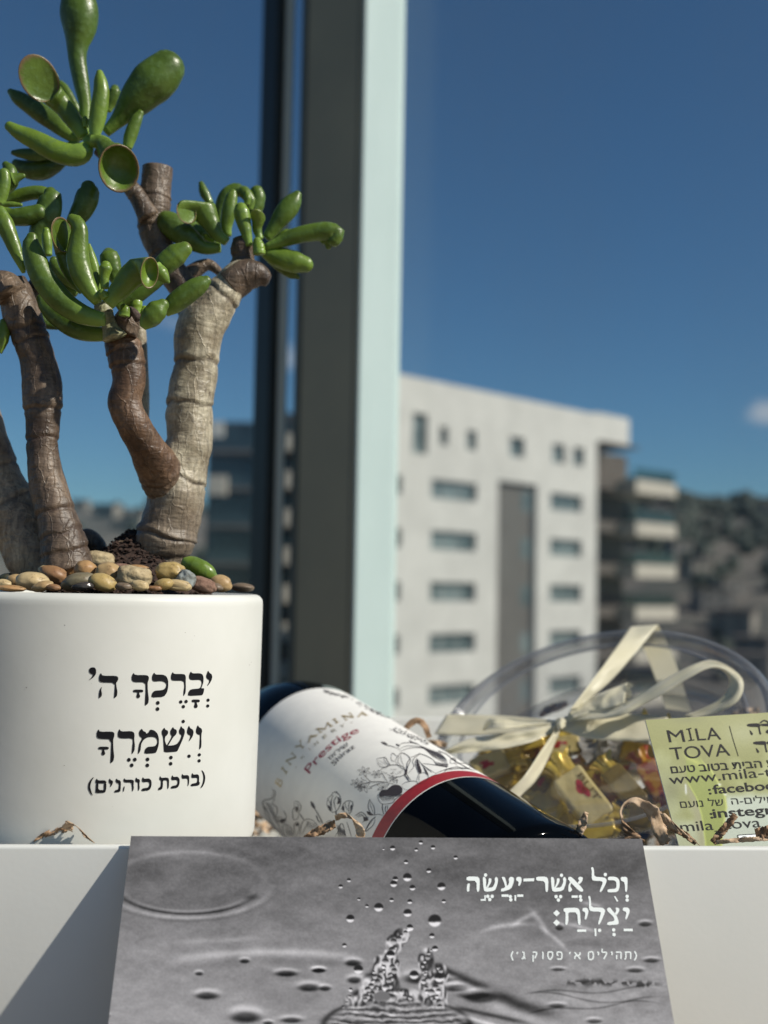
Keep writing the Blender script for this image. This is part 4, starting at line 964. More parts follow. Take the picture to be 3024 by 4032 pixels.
PB = [
 (C7, 70,620,82,40,-8,'green',.455,'dark green black pebble at the left behind the tan ones',0),
 (C7, 40,685,85,40,8,'cream',.428,'pinkish cream pebble at the left edge above an orange flat one',0),
 (C7, 125,738,145,32,3,'orange',.420,'flat orange pebble lowest at the left rim of the pot',0),
 (C7, 150,645,85,52,-15,'tan',.440,'tan pebble tucked behind the left end of the biggest pale stone',0),
 (C7, 355,662,170,88,6,'cream',.430,'largest smooth pale tan pebble near the left dark stem',0),
 (C7, 465,716,112,48,-14,'tan',.421,'low tan pebble in front of the largest pale one',0),
 (C7, 585,730,72,34,6,'brown',.419,'small ribbed brown pebble between the tan and olive ones',0),
 (C7, 525,545,100,52,6,'cream',.449,'pale cream pebble peeping over the reddish brown oval one',0),
 (C7, 598,590,150,78,22,'brown',.443,'reddish brown oval pebble sloping down below the left stem',0),
 (C7, 805,515,88,104,20,'orange',.452,'rough orange pebble behind the big round one',.5),
 (C7, 935,540,118,94,8,'orange',.443,'big round glossy orange pebble in the middle of the heap',0),
 (C7, 1065,428,172,88,2,'sandy',.462,'brown rough stone highest on the heap against the soil',.35),
 (C7, 850,668,175,84,-16,'olive',.431,'smooth olive grey pebble under the round orange one',0),
 (C7, 905,716,108,42,-6,'dark',.420,'wet black pebble with a white glint at the pot rim',0),
 (C7, 1112,672,146,82,16,'yellow',.424,'translucent yellow pebble at the rim right of the black one',0),
 (C7, 1180,575,136,104,14,'tan',.441,'tan orange pebble with soil specks left of the square stone',.25),
 (C7, 1340,508,110,34,6,'red',.455,'pinkish pebble lying behind the square sandy stone',0),
 (C7, 1500,512,110,28,2,'orange',.452,'thin orange pebble along the top of the square sandy stone',0),
 (C7, 1460,615,182,112,6,'sandy',.436,'large square sandy stone with a grainy face',.85),
 (C7, 1345,718,86,38,4,'grey',.421,'flat grey brown pebble at the rim below the square stone',0),
 (C7, 1520,706,92,52,6,'cream',.420,'speckled cream stone at the rim below the square stone',.4),
 (C8, 480,560,150,98,8,'yellow',.440,'chunky golden stone in front of the pale right stem',.7),
 (C8, 645,640,96,88,30,'blue',.432,'blue grey broken stone beside the golden ones',.8),
 (C8, 400,694,96,56,-10,'yellow',.424,'golden brown pebble at the rim under the chunky golden stone',.2),
 (C8, 545,704,146,54,4,'cream',.421,'glittery pale yellow stone at the rim under the blue grey one',.5),
 (C8, 820,700,146,72,14,'red',.429,'brick red stone below the fallen leaf',.6),
 (C8, 1020,682,116,78,12,'tan',.446,'golden tan pebble at the tip of the fallen leaf',.1),
 (C8, 1255,728,118,42,3,'grey',.452,'flat brown oval pebble at the far right of the pot rim',0),
 (C8, 1060,738,68,26,0,'cream',.434,'tiny pale chip at the rim between red stone and brown oval',.4),
 (C8, 955,722,84,40,10,'grey',.437,'small grey brown pebble behind the brick red stone',0),
 (C8, 300,738,70,26,0,'brown',.421,'small brown chip at the rim left of the golden pebble',.3)]
for i, (cp, x, y, a, b_, rot, kd, yd_, lab, ang) in enumerate(PB):
    pebble(cp, x, y, a, b_, rot, kd, yd_, lab, ang, i + 1)

# ================================================================== writing helpers
def text_geo(s, offset=0.0):
    c = bpy.data.curves.new('t', 'FONT'); c.body = s; c.offset = offset; c.resolution_u = 5
    o = bpy.data.objects.new('t', c); COL.objects.link(o)
    dg = bpy.context.evaluated_depsgraph_get(); me = bpy.data.meshes.new_from_object(o.evaluated_get(dg))
    vs = [(v.co.x, v.co.y) for v in me.vertices]; fs = [tuple(p.vertices) for p in me.polygons]
    bpy.data.objects.remove(o, do_unlink=True); bpy.data.curves.remove(c); bpy.data.meshes.remove(me)
    return vs, fs
CAPH = 0.686
def put_text(mb, s, BL, BR, up, hit, offset=0.0, cap=CAPH):
    """lay the string along BL -> BR (crop pixels) with cap-height vector up"""
    vs, fs = text_geo(s, offset)
    if not vs: return
    x0 = min(v[0] for v in vs); x1 = max(v[0] for v in vs)
    P = []
    for x, y in vs:
        t = (x - x0) / (x1 - x0); h = y / cap
        P.append(hit(BL[0] + (BR[0] - BL[0]) * t + up[0] * h, BL[1] + (BR[1] - BL[1]) * t + up[1] * h))
    mb.add(P, fs)
def path_text(mb, s, pts, up0, up1, hit, offset=0.0, cap=CAPH):
    vs, fs = text_geo(s, offset); C = catmull([(a, b_, 0) for a, b_ in pts], 60)
    x0 = min(v[0] for v in vs); x1 = max(v[0] for v in vs); P = []
    for x, y in vs:
        t = (x - x0) / (x1 - x0); f = t * 59; i = min(58, int(f)); q = C[i] + (C[i + 1] - C[i]) * (f - i); h = y / cap
        P.append(hit(q[0] + (up0[0] * (1 - t) + up1[0] * t) * h, q[1] + (up0[1] * (1 - t) + up1[1] * t) * h))
    mb.add(P, fs)
def stroke(mb, pts, w, hit, taper=True, n=None):
    """a pen line of crop-pixel width w"""
    n = n or max(6, 5 * len(pts)); C = catmull([(a, b_, 0) for a, b_ in pts], n); L, Rr = [], []
    for i in range(n):
        d = C[min(i + 1, n - 1)] - C[max(i - 1, 0)]; ln = math.hypot(d[0], d[1]) or 1
        t = i / (n - 1); ww = w * ((.35 + .65 * math.sin(math.pi * min(1, t * .9 + .1))) if taper else 1) / 2
        nx, ny = -d[1] / ln * ww, d[0] / ln * ww
        L.append(hit(C[i][0] + nx, C[i][1] + ny)); Rr.append(hit(C[i][0] - nx, C[i][1] - ny))
    mb.add(L + Rr, [(i, i + 1, n + i + 1, n + i) for i in range(n - 1)])
def fill(mb, pts, hit, sm=1):
    q = smooth_poly(pts, sm) if sm else pts
    mb.add([hit(x, y) for x, y in q], [tuple(t) for t in tessellate_polygon([[Vector((x, y, 0)) for x, y in q]])])

# ================================================================== wine bottle
BR = 0.0385
BP = CAM + ray(993 * 3024 / 1659, 1882 * 3024 / 1659) * 0.474
baz, bel = math.radians(27.8), math.radians(9.5)
BA = Vector((math.sin(baz) * math.cos(bel), -math.cos(baz) * math.cos(bel), -math.sin(bel)))       # towards the base
BE1 = BA.cross(Vector((0, 0, 1))).normalized(); BE2 = BE1.cross(BA)
tb = 0.03
while proj(BP + BA * tb + (BE2 * .72 - BE1 * .69).normalized() * BR)[0] < 2262 and tb < .12: tb += .001
TB = tb + .018
bottle = empty('wine_bottle', BP + BA * TB, 'dark glass wine bottle with flower engraved white label lying beside the pot', 'bottle')
def bring(t, r, n, a0=0.0, a1=2 * math.pi):
    return [BP + BA * t + (BE1 * math.cos(a) + BE2 * math.sin(a)) * r for a in [a0 + (a1 - a0) * k / n for k in range(n)]]
bprof = [(TB - .012, .001), (TB - .011, .012), (TB - .002, .027), (TB, .031)]
for k in range(1, 7):
    a = math.pi / 2 * k / 6; bprof.append((TB - .006 * (1 - math.cos(a)), .0325 + .006 * math.sin(a) - .0))
bprof += [(t, BR) for t in np.linspace(TB - .012, -.156, 24)]
for t, r in ((-.164, .0379), (-.174, .0362), (-.184, .0335), (-.194, .0300), (-.204, .0262), (-.214, .0225), (-.224, .0192), (-.234, .0168), (-.246, .0152), (-.262, .0145)): bprof.append((t, r))
n_ = 96; bv, bf = [], []
for t, r in bprof: bv += bring(t, r, n_)
for i in range(len(bprof) - 1):
    for k in range(n_): bf.append((i * n_ + k, i * n_ + (k + 1) % n_, (i + 1) * n_ + (k + 1) % n_, (i + 1) * n_ + k))
bf.append(tuple(range(n_)))
obj('glass_body', bv, bf, M_glass_bottle, bottle)
cp = MB(); prof_c = [(-.262, .0149), (-.29, .0148), (-.2905, .0158), (-.297, .0158), (-.2975, .0145), (-.3, .001)]
vs, fs = [], []
for t, r in prof_c: vs += bring(t, r, 48)
for i in range(len(prof_c) - 1):
    for k in range(48): fs.append((i * 48 + k, i * 48 + (k + 1) % 48, (i + 1) * 48 + (k + 1) % 48, (i + 1) * 48 + k))
cp.add(vs, fs); cp.build('capsule', M_seal, bottle, smooth=True)
# label and red band wrap the front half of the body
def wrap(t0, t1, r, a0, a1, nt, na):
    vs, fs = [], []
    for i in range(nt + 1):
        for k in range(na + 1):
            a = a0 + (a1 - a0) * k / na; vs.append(BP + BA * (t0 + (t1 - t0) * i / nt) + (BE1 * math.cos(a) + BE2 * math.sin(a)) * r)
    for i in range(nt):
        for k in range(na): fs.append((i * (na + 1) + k, i * (na + 1) + k + 1, (i + 1) * (na + 1) + k + 1, (i + 1) * (na + 1) + k))
    return vs, fs
qv = (CAM - (BP - BA * .07)); aview = math.atan2(qv.dot(BE2), qv.dot(BE1))
TL0, TB1, TB2 = -0.1481, -0.0111, -0.0035
lab = obj('label', *wrap(TL0, TB1, BR + .00018, aview - 2.05, aview + 2.05, 20, 120), M_label, bottle)
obj('red_band', *wrap(TB1 + .00002, TB2, BR + .00019, aview - 2.05, aview + 2.05, 2, 120), M_red, bottle)
obj('label_edge', *wrap(TB2 + .00002, TB2 + .0006, BR + .00017, aview - 2.05, aview + 2.05, 1, 120), M_label, bottle)
def hit_bottle(u, v, off=.00032):
    d = ray(u, v).normalized(); o_ = CAM - BP
    dp = d - BA * d.dot(BA); op = o_ - BA * o_.dot(BA); r = BR + off
    A = dp.dot(dp); B = 2 * dp.dot(op); C_ = op.dot(op) - r * r; D = B * B - 4 * A * C_
    if D < 0: D = 0
    return CAM + d * ((-B - math.sqrt(D)) / (2 * A))
CW = Crop(1000, 2650, 2.765)
def hw(x, y): return hit_bottle(*CW(x, y))
# --- lettering of the label; serif capitals built from strokes
GL_ = {'B': ([[(.12,0),(.12,1)]], [[(.12,.97),(.5,.97),(.66,.78),(.5,.53),(.12,.53)], [(.12,.53),(.55,.53),(.76,.28),(.55,.03),(.12,.03)]], [(0,0,.3),(0,1,.3)]),
       'I': ([[(.5,0),(.5,1)]], [], [(.15,0,.7),(.15,1,.7)]),
       'N': ([[(.12,1),(.88,0)]], [[(.12,0),(.12,1)], [(.88,0),(.88,1)]], [(0,0,.26),(0,1,.2),(.74,1,.26)]),
       'Y': ([[(.5,.45),(.5,0)], [(.1,1),(.5,.45)]], [[(.9,1),(.5,.45)]], [(.32,0,.36),(-.05,1,.32),(.74,1,.32)]),
       'A': ([[(.5,1),(.92,0)]], [[(.5,1),(.08,0)], [(.22,.36),(.78,.36)]], [(-.05,0,.28),(.75,0,.32)]),
       'M': ([[(.9,1),(.9,0)], [(.12,1),(.5,.1)]], [[(.1,0),(.12,1)], [(.5,.1),(.9,1)]], [(0,0,.22),(.78,0,.24),(0,1,.14),(.84,1,.16)])}
gold = MB()
for ch, O, r, u in (('B',(285,1246),(38,-88),(-56,-46)), ('I',(336,1112),(34,-52),(-46,-52)), ('N',(386,1008),(82,-106),(-44,-42)), ('Y',(502,850),(62,-80),(-52,-42)),
                    ('A',(588,758),(98,-84),(-30,-30)), ('M',(712,652),(146,-82),(-44,-36)), ('I',(878,552),(58,-26),(-34,-38)), ('N',(992,514),(108,-38),(-44,-44)), ('A',(1128,474),(106,-16),(-8,-42))):
    def gm(x, y, O=O, r=r, u=u): return (O[0] + r[0] * x + u[0] * y, O[1] + r[1] * x + u[1] * y)
    th, tn, se = GL_[ch]
    for p in th: stroke(gold, [gm(*q) for q in p], 15, hw, False, 6)
    for p in tn: stroke(gold, [gm(*q) for q in p], 8, hw, False, 14)
    for x, y, w_ in se: stroke(gold, [gm(x, y), gm(x + w_, y)], 8, hw, False, 4)
gold.build('lettering', M_gold_ink, lab)
sm_ = MB()
for ch, c_, u in (('W',(530,920),(-26,-20)), ('I',(609,832),(-24,-22)), ('N',(681,770),(-24,-24)), ('E',(775,692),(-22,-26)), ('R',(872,630),(-20,-28)), ('Y',(962,580),(-14,-28))):
    r = (34, -32) if ch in 'WINE' else (46, -22)
    if ch == 'I': r = (4, -4)
    put_text(sm_, ch, (c_[0] - r[0] * .55 + 8, c_[1] - r[1] * .55 + 8), (c_[0] + r[0] * .55 + 8, c_[1] + r[1] * .55 + 8), u, hw)
stroke(sm_, [(452,1034),(464,1018)], 5, hw, False); stroke(sm_, [(1050,541),(1074,535)], 5, hw, False)
sm_.build('lettering', mat('grey_gold_ink', (.26,.22,.14), .5), lab)
rm = MB(); path_text(rm, 'Prestige', [(604,1100),(700,968),(800,862),(905,768),(1020,700),(1150,640)], (-62,-54), (-40,-56), hw, .004); rm.build('lettering', M_red_ink, lab)
bm_ = MB(); path_text(bm_, 'זאריש', [(832,952),(905,880),(965,836),(1032,788)], (-34,-28), (-24,-34), hw, .002, .62)
path_text(bm_, 'Shiraz', [(872,1012),(960,918),(1030,862),(1102,812)], (-38,-36), (-28,-40), hw, .002)
bm_.build('lettering', M_line_ink, lab)
# --- engraved flowers
fb = MB(); X, Y = 1106, 553
def s2(w, *p): stroke(fb, [(a + X, b_ + Y) for a, b_ in p], w, hw)
fbs = [MB(), MB(), MB()]
def pick(p): return fbs[2] if p[0][1] < 700 else (fbs[0] if p[0][0] < 430 else fbs[1])
def s1(w, *p): stroke(pick(p), p, w, hw)
def f2(*p): fill(fb, [(a + X, b_ + Y) for a, b_ in p], hw)
def f1(*p): fill(pick(p), list(p), hw)
def closed(fn, w, p): fn(w, *(list(p) + [p[0]]))
closed(s2, 6, [(230,380),(320,365),(345,400),(370,450),(300,472),(255,450)])
s2(5,(320,365),(310,390),(340,430),(395,452)); s2(5,(385,362),(402,318),(440,345),(472,368)); s2(5,(385,362),(395,400),(430,412))
closed(s2, 7, [(430,400),(492,318),(560,340),(590,380),(562,430),(545,500),(470,460)])
s2(4,(492,325),(500,400),(530,470)); s2(4,(480,350),(460,410),(500,460)); s2(3,(250,395),(330,440),(360,450)); s2(3,(245,420),(300,455))
s2(6,(590,380),(602,400),(575,450),(552,545)); s2(6,(590,372),(700,326),(642,370),(622,410),(636,460),(600,510),(562,545))
closed(s2, 6, [(260,512),(330,465),(430,445),(520,470),(540,520),(520,560),(430,580),(350,550),(300,522)])
for k in range(14):
    a = R_.uniform(300, 500); b0 = R_.uniform(475, 545); s2(2.5,(a,b0),(a+18,b0+R_.uniform(-3,8)),(a+34,b0+R_.uniform(-8,8)))
s2(11,(530,552),(560,590),(588,630)); s2(7,(552,545),(580,585),(606,622))
f2((540,520),(555,480),(565,520),(552,560),(535,550))
def star(x, y, r, rot=0, sq=.8):
    for k in range(6):
        a = rot + k * math.pi / 3; c, s_ = math.cos(a), math.sin(a) * sq; px_, py_ = -math.sin(a), math.cos(a) * sq
        closed(s2, 4.2, [(x + c * r * .18, y + s_ * r * .18), (x + c * r * .55 + px_ * r * .17, y + s_ * r * .55 + py_ * r * .17), (x + c * r, y + s_ * r), (x + c * r * .55 - px_ * r * .17, y + s_ * r * .55 - py_ * r * .17)])
    f2(*[(x + r * .16 * math.cos(q), y + r * .16 * math.sin(q)) for q in (0, 1.2, 2.4, 3.6, 4.8)])
star(95,520,74,.3); star(230,548,58,.9); star(412,600,52,.4); star(98,688,80,.2); star(8,645,66,.7); star(300,690,72,.5); star(45,690,40,1)
s2(8,(98,555),(130,600),(175,630),(290,630),(440,662)); s2(6,(170,630),(90,650),(20,660)); s2(7,(285,530),(320,590),(352,640)); s2(6,(158,688),(220,662),(285,640)); s2(6,(60,580),(70,605),(120,620)); s2(6,(452,600),(450,640),(444,660))
f2((252,765),(282,715),(340,720),(372,690),(400,668),(470,662),(512,700),(505,760),(420,790),(330,782),(262,800))
closed(s2, 6, [(242,770),(250,830),(292,872),(400,860),(432,820),(506,766),(420,795),(330,785)])
for k in range(10): s2(5,(255+k*16,790+k*.5),(275+k*16,812),(300+k*15,846-k*2))
s2(9,(292,872),(290,920),(305,985)); s2(7,(332,888),(322,930),(338,975)); s2(6,(350,885),(345,940))
closed(s2, 5, [(505,660),(560,632),(640,622),(680,650),(630,690),(570,720),(515,700)])
closed(s2, 7, [(152,820),(135,900),(160,962),(205,992),(196,900)]); s2(4,(152,830),(165,900),(200,985))
s2(6,(205,992),(250,985),(305,998)); f2((118,950),(150,955),(172,985),(200,992),(160,1000),(130,985)); closed(s2, 6, [(215,1010),(160,1060),(104,1172),(190,1100)]); s2(4,(212,1015),(150,1090),(108,1165))
s2(8,(-5,1000),(60,962),(110,1000),(140,1050)); s2(5,(10,1015),(60,985),(100,1020)); f2((80,1010),(130,1020),(140,1050),(90,1065)); s2(5,(30,1020),(70,1000),(110,1040)); s2(6,(140,1010),(90,1060),(70,1075))
f2((668,375),(660,430),(692,545),(725,525),(700,450)); s2(6,(668,375),(650,430),(690,552)); s2(6,(672,380),(740,455),(872,540)); s2(6,(720,440),(760,500),(800,570)); f2((735,460),(770,500),(800,560),(760,530)); s2(5,(760,470),(830,530))
closed(s2, 5, [(665,622),(690,552),(750,532),(792,580),(745,632),(690,650)]); s2(4,(700,560),(690,600),(700,640)); s2(5,(790,590),(850,560),(900,548))
for k in range(95):
    t = R_.random(); x = 380 + 400 * t + R_.uniform(-30, 30) * (1 - .5 * t); y = 45 + 165 * t + R_.uniform(-28, 30) * (1 - .4 * t)
    s2(R_.uniform(3,6),(x,y),(x+R_.uniform(4,14),y+R_.uniform(-7,9)),(x+R_.uniform(12,24),y+R_.uniform(-4,12)))
s2(6,(275,195),(330,228),(400,245),(462,268)); f2((280,195),(318,198),(352,222),(328,232),(292,214)); f2((435,215),(470,222),(478,245),(450,238))
s2(6,(460,270),(500,215),(600,205),(690,226)); s2(6,(480,298),(600,262),(720,262),(840,300),(950,312)); f2((580,172),(620,196),(692,218),(640,214),(598,200)); s2(5,(460,285),(540,245),(640,240),(740,262))
for k in range(16): s2(4.5,(680+k*16,225+k*6),(760+k*15,280+k*7),(850+k*10,360+k*6))
s2(7,(690,320),(780,352),(862,402)); s2(8,(850,400),(900,452),(1012,462)); s2(5,(730,432),(830,442),(1000,472)); s2(8,(900,290),(990,330),(1042,372),(1100,400))
closed(s2, 6, [(1030,432),(1040,378),(1085,378),(1082,424)]); closed(s2, 5, [(1080,430),(1200,432),(1255,470),(1150,490)]); s2(6,(868,540),(1000,490),(1110,470),(1230,492)); s2(6,(960,530),(1000,490),(1060,488)); s2(5,(1100,490),(1200,482),(1300,510)); s2(5,(1180,410),(1250,460),(1320,510))
for k in range(10): s2(4,(870+k*14,410+k*3),(900+k*12,440),(990,470+k))
for k in range(6): s2(4,(980+k*22,515-k*4),(1000+k*20,495-k*2),(1030+k*20,488))
for k in range(12): s2(R_.uniform(4,7),(1040+k*16,380+k*9),(1060+k*16,392+k*9),(1086+k*16,402+k*9))
# left hand edge
s1(9,(195,1265),(230,1290),(222,1345),(170,1375),(112,1385),(100,1440),(150,1520),(180,1600)); s1(6,(232,1362),(200,1420),(250,1470),(240,1560),(200,1590)); s1(6,(90,1400),(130,1560),(190,1660),(272,1752)); s1(6,(120,1450),(200,1640),(292,1762)); s1(5,(215,1280),(205,1330),(180,1360))
for k in range(16): s1(4,(120+k*7,1400+k*15),(150+k*7,1420+k*14),(195+k*5,1432+k*15))
s1(7,(320,1500),(345,1545),(340,1600),(290,1622),(260,1572),(312,1572)); f1((290,1590),(340,1585),(345,1615),(300,1640),(275,1610)); s1(6,(290,1622),(400,1682),(432,1762)); s1(6,(320,1650),(310,1700),(340,1785)); s1(5,(330,1660),(400,1720),(425,1780)); s1(5,(260,1600),(270,1680),(310,1770))
for k in range(5): s1(3,(345+k*12,1690+k*10),(355+k*12,1730+k*6),(362+k*12,1770))
closed(s1, 6, [(440,1402),(470,1395),(512,1450),(492,1510),(450,1500),(440,1450)]); s1(6,(440,1460),(420,1500),(430,1592),(478,1580),(480,1510)); f1((448,1460),(475,1450),(485,1500),(460,1505)); s1(10,(490,1525),(520,1565),(545,1602)); s1(5,(455,1410),(480,1440),(490,1490))
s1(6,(500,1752),(520,1640),(570,1592),(640,1602),(682,1650),(712,1682)); s1(6,(440,1752),(438,1650),(480,1628),(492,1700),(452,1782)); f1((452,1640),(478,1632),(484,1660),(458,1672)); s1(5,(600,1610),(560,1680),(520,1760))
for k in range(9): s1(3,(570+k*14,1605+k*4),(575+k*12,1640+k*4),(572+k*10,1680+k*3))
f1((613,1390),(640,1408),(664,1450),(668,1482),(640,1470),(620,1440)); s1(10,(645,1455),(690,1525),(732,1600),(752,1652)); f1((668,1540),(690,1560),(700,1600),(735,1640),(695,1615)); f1((700,1530),(690,1500),(712,1560),(745,1630),(735,1630))
closed(s1, 7, [(800,1370),(842,1330),(870,1298),(930,1330),(942,1420),(892,1508),(830,1502),(796,1440)]); s1(7,(860,1330),(840,1400),(850,1500)); s1(7,(900,1340),(870,1400),(890,1500)); s1(6,(805,1375),(830,1420),(835,1500)); f1((905,1340),(938,1370),(938,1420),(900,1430),(915,1390)); s1(6,(870,1300),(895,1290),(925,1320)); s1(12,(890,1500),(895,1540),(908,1572)); f1((800,1440),(820,1440),(845,1500),(828,1500))
closed(s1, 7, [(950,1482),(985,1410),(1050,1390),(1076,1430),(1042,1530),(972,1500)]); s1(6,(990,1415),(1000,1460),(1040,1520)); s1(6,(1045,1395),(1030,1440),(1035,1520)); f1((955,1465),(975,1440),(985,1490),(965,1500)); f1((1050,1440),(1072,1432),(1045,1520))
s1(6,(770,1662),(800,1615),(850,1612),(862,1640)); s1(6,(1010,1620),(1035,1700),(1060,1785)); s1(6,(900,1700),(960,1640),(1000,1780)); s1(6,(880,1780),(930,1700),(940,1640))
for k in range(10): s1(4,(900+k*9,1650+k*6),(912+k*8,1710+k*4),(915+k*10,1785))
# upper far edge sprigs
for k in range(34):
    t = R_.random(); x = 720 + 330 * t + R_.uniform(-8, 8); y = 182 + 95 * t + R_.uniform(-14, 16); s1(R_.uniform(5,9),(x,y),(x+14,y+R_.uniform(-3,9)),(x+30,y+R_.uniform(4,18)))
for k in range(40):
    t = R_.random(); x = 1100 + 360 * t; y = 318 + 165 * t + R_.uniform(-14, 20); s1(R_.uniform(4,8),(x,y),(x+14,y+R_.uniform(-4,8)),(x+28,y+R_.uniform(4,18)))
fb.build('engraved_print', M_line_ink, lab); [q.build('engraved_print', M_line_ink, lab) for q in fbs]

# ================================================================== greeting card leaning on the box
KA, KB = UP(516, 3292, 0.4012), UP(2528, 3303, 0.4012)
# top edge runs just in front of the front panel
nf = -gy; fo_ = gp(0, 0, 0) + nf * 0.0012
def on_front(u, v):
    d = ray(u, v); t = (fo_ - CAM).dot(nf) / d.dot(nf); return CAM + d * t
KA, KB = on_front(516, 3292), on_front(2528, 3303)
KX = (KB - KA).normalized(); KW = (KB - KA).length
# lean: bottom comes towards the camera
out = nf - KX * nf.dot(KX); out.normalize(); dn = Vector((0, 0, -1)); dn = dn - KX * dn.dot(KX); dn.normalize()
KD = (dn * 0.81 + out * 0.586).normalized(); KH = (h_rim + .002 - Z0) / 0.81 - 0.001
KN = KX.cross(KD).normalized()
if KN.dot(CAM - KA) < 0: KN = -KN
def hit_card(u, v, off=.0003):
    d = ray(u, v); t = (KA + KN * off - CAM).dot(KN) / d.dot(KN); return CAM + d * t
def vnoise(x, y, seed=0):
    xi, yi = np.floor(x).astype(int), np.floor(y).astype(int); xf, yf = x - xi, y - yi
    def h(a, b_):
        n = (a * 374761393 + b_ * 668265263 + seed * 974711) & 0x7fffffff
        n = ((n ^ (n >> 13)) * 1274126177) & 0x7fffffff
        return ((n ^ (n >> 16)) & 0xffff) / 65535.0
    u, v = xf * xf * (3 - 2 * xf), yf * yf * (3 - 2 * yf)
    return (h(xi, yi) * (1 - u) + h(xi + 1, yi) * u) * (1 - v) + (h(xi, yi + 1) * (1 - u) + h(xi + 1, yi + 1) * u) * v
def fbm(x, y, o=5, seed=0):
    s, a, t = 0, 1, 0
    for k in range(o): s = s + a * vnoise(x, y, seed + k); t += a; a *= .55; x = x * 2.03; y = y * 2.03
    return s / t
def print_grid(O, ex, ey, w, h, nx, ny, fn, name, m, parent, off):
    nrm = ex.cross(ey).normalized()
    if nrm.dot(CAM - O) < 0: nrm = -nrm
    V = []; I, J = np.meshgrid(np.linspace(0, 1, nx), np.linspace(0, 1, ny))
    P = np.array(O)[None, None] + np.array(nrm) * off + I[..., None] * np.array(ex) * w + J[..., None] * np.array(ey) * h
    q = P - np.array(CAM); z = q @ np.array(FW); U = 1512 + FPX * (q @ np.array(RT)) / z; Vv = 2016 - FPX * (q @ np.array(UPV)) / z
    colr = fn(U, Vv)
    idx = np.arange(nx * ny).reshape(ny, nx)
    F = np.stack([idx[:-1, :-1], idx[:-1, 1:], idx[1:, 1:], idx[1:, :-1]], -1).reshape(-1, 4)
    me = bpy.data.meshes.new(name); me.vertices.add(nx * ny); me.vertices.foreach_set('co', P.reshape(-1).astype(np.float32))
    me.loops.add(F.size); me.polygons.add(len(F)); me.loops.foreach_set('vertex_index', F.reshape(-1).astype(np.int32))
    me.polygons.foreach_set('loop_start', np.arange(0, F.size, 4, dtype=np.int32)); me.update(calc_edges=True); me.validate()
    me.materials.append(m); o = bpy.data.objects.new(name, me); COL.objects.link(o); o.parent = parent
    cattr(o, 'print', colr.reshape(-1, 3)); return o
def lin(s): s = np.clip(s, 0, 1); return np.where(s <= .04045, s / 12.92, ((s + .055) / 1.055) ** 2.4)
def sst(a, b_, x): t = np.clip((x - a) / (b_ - a), 0, 1); return t * t * (3 - 2 * t)
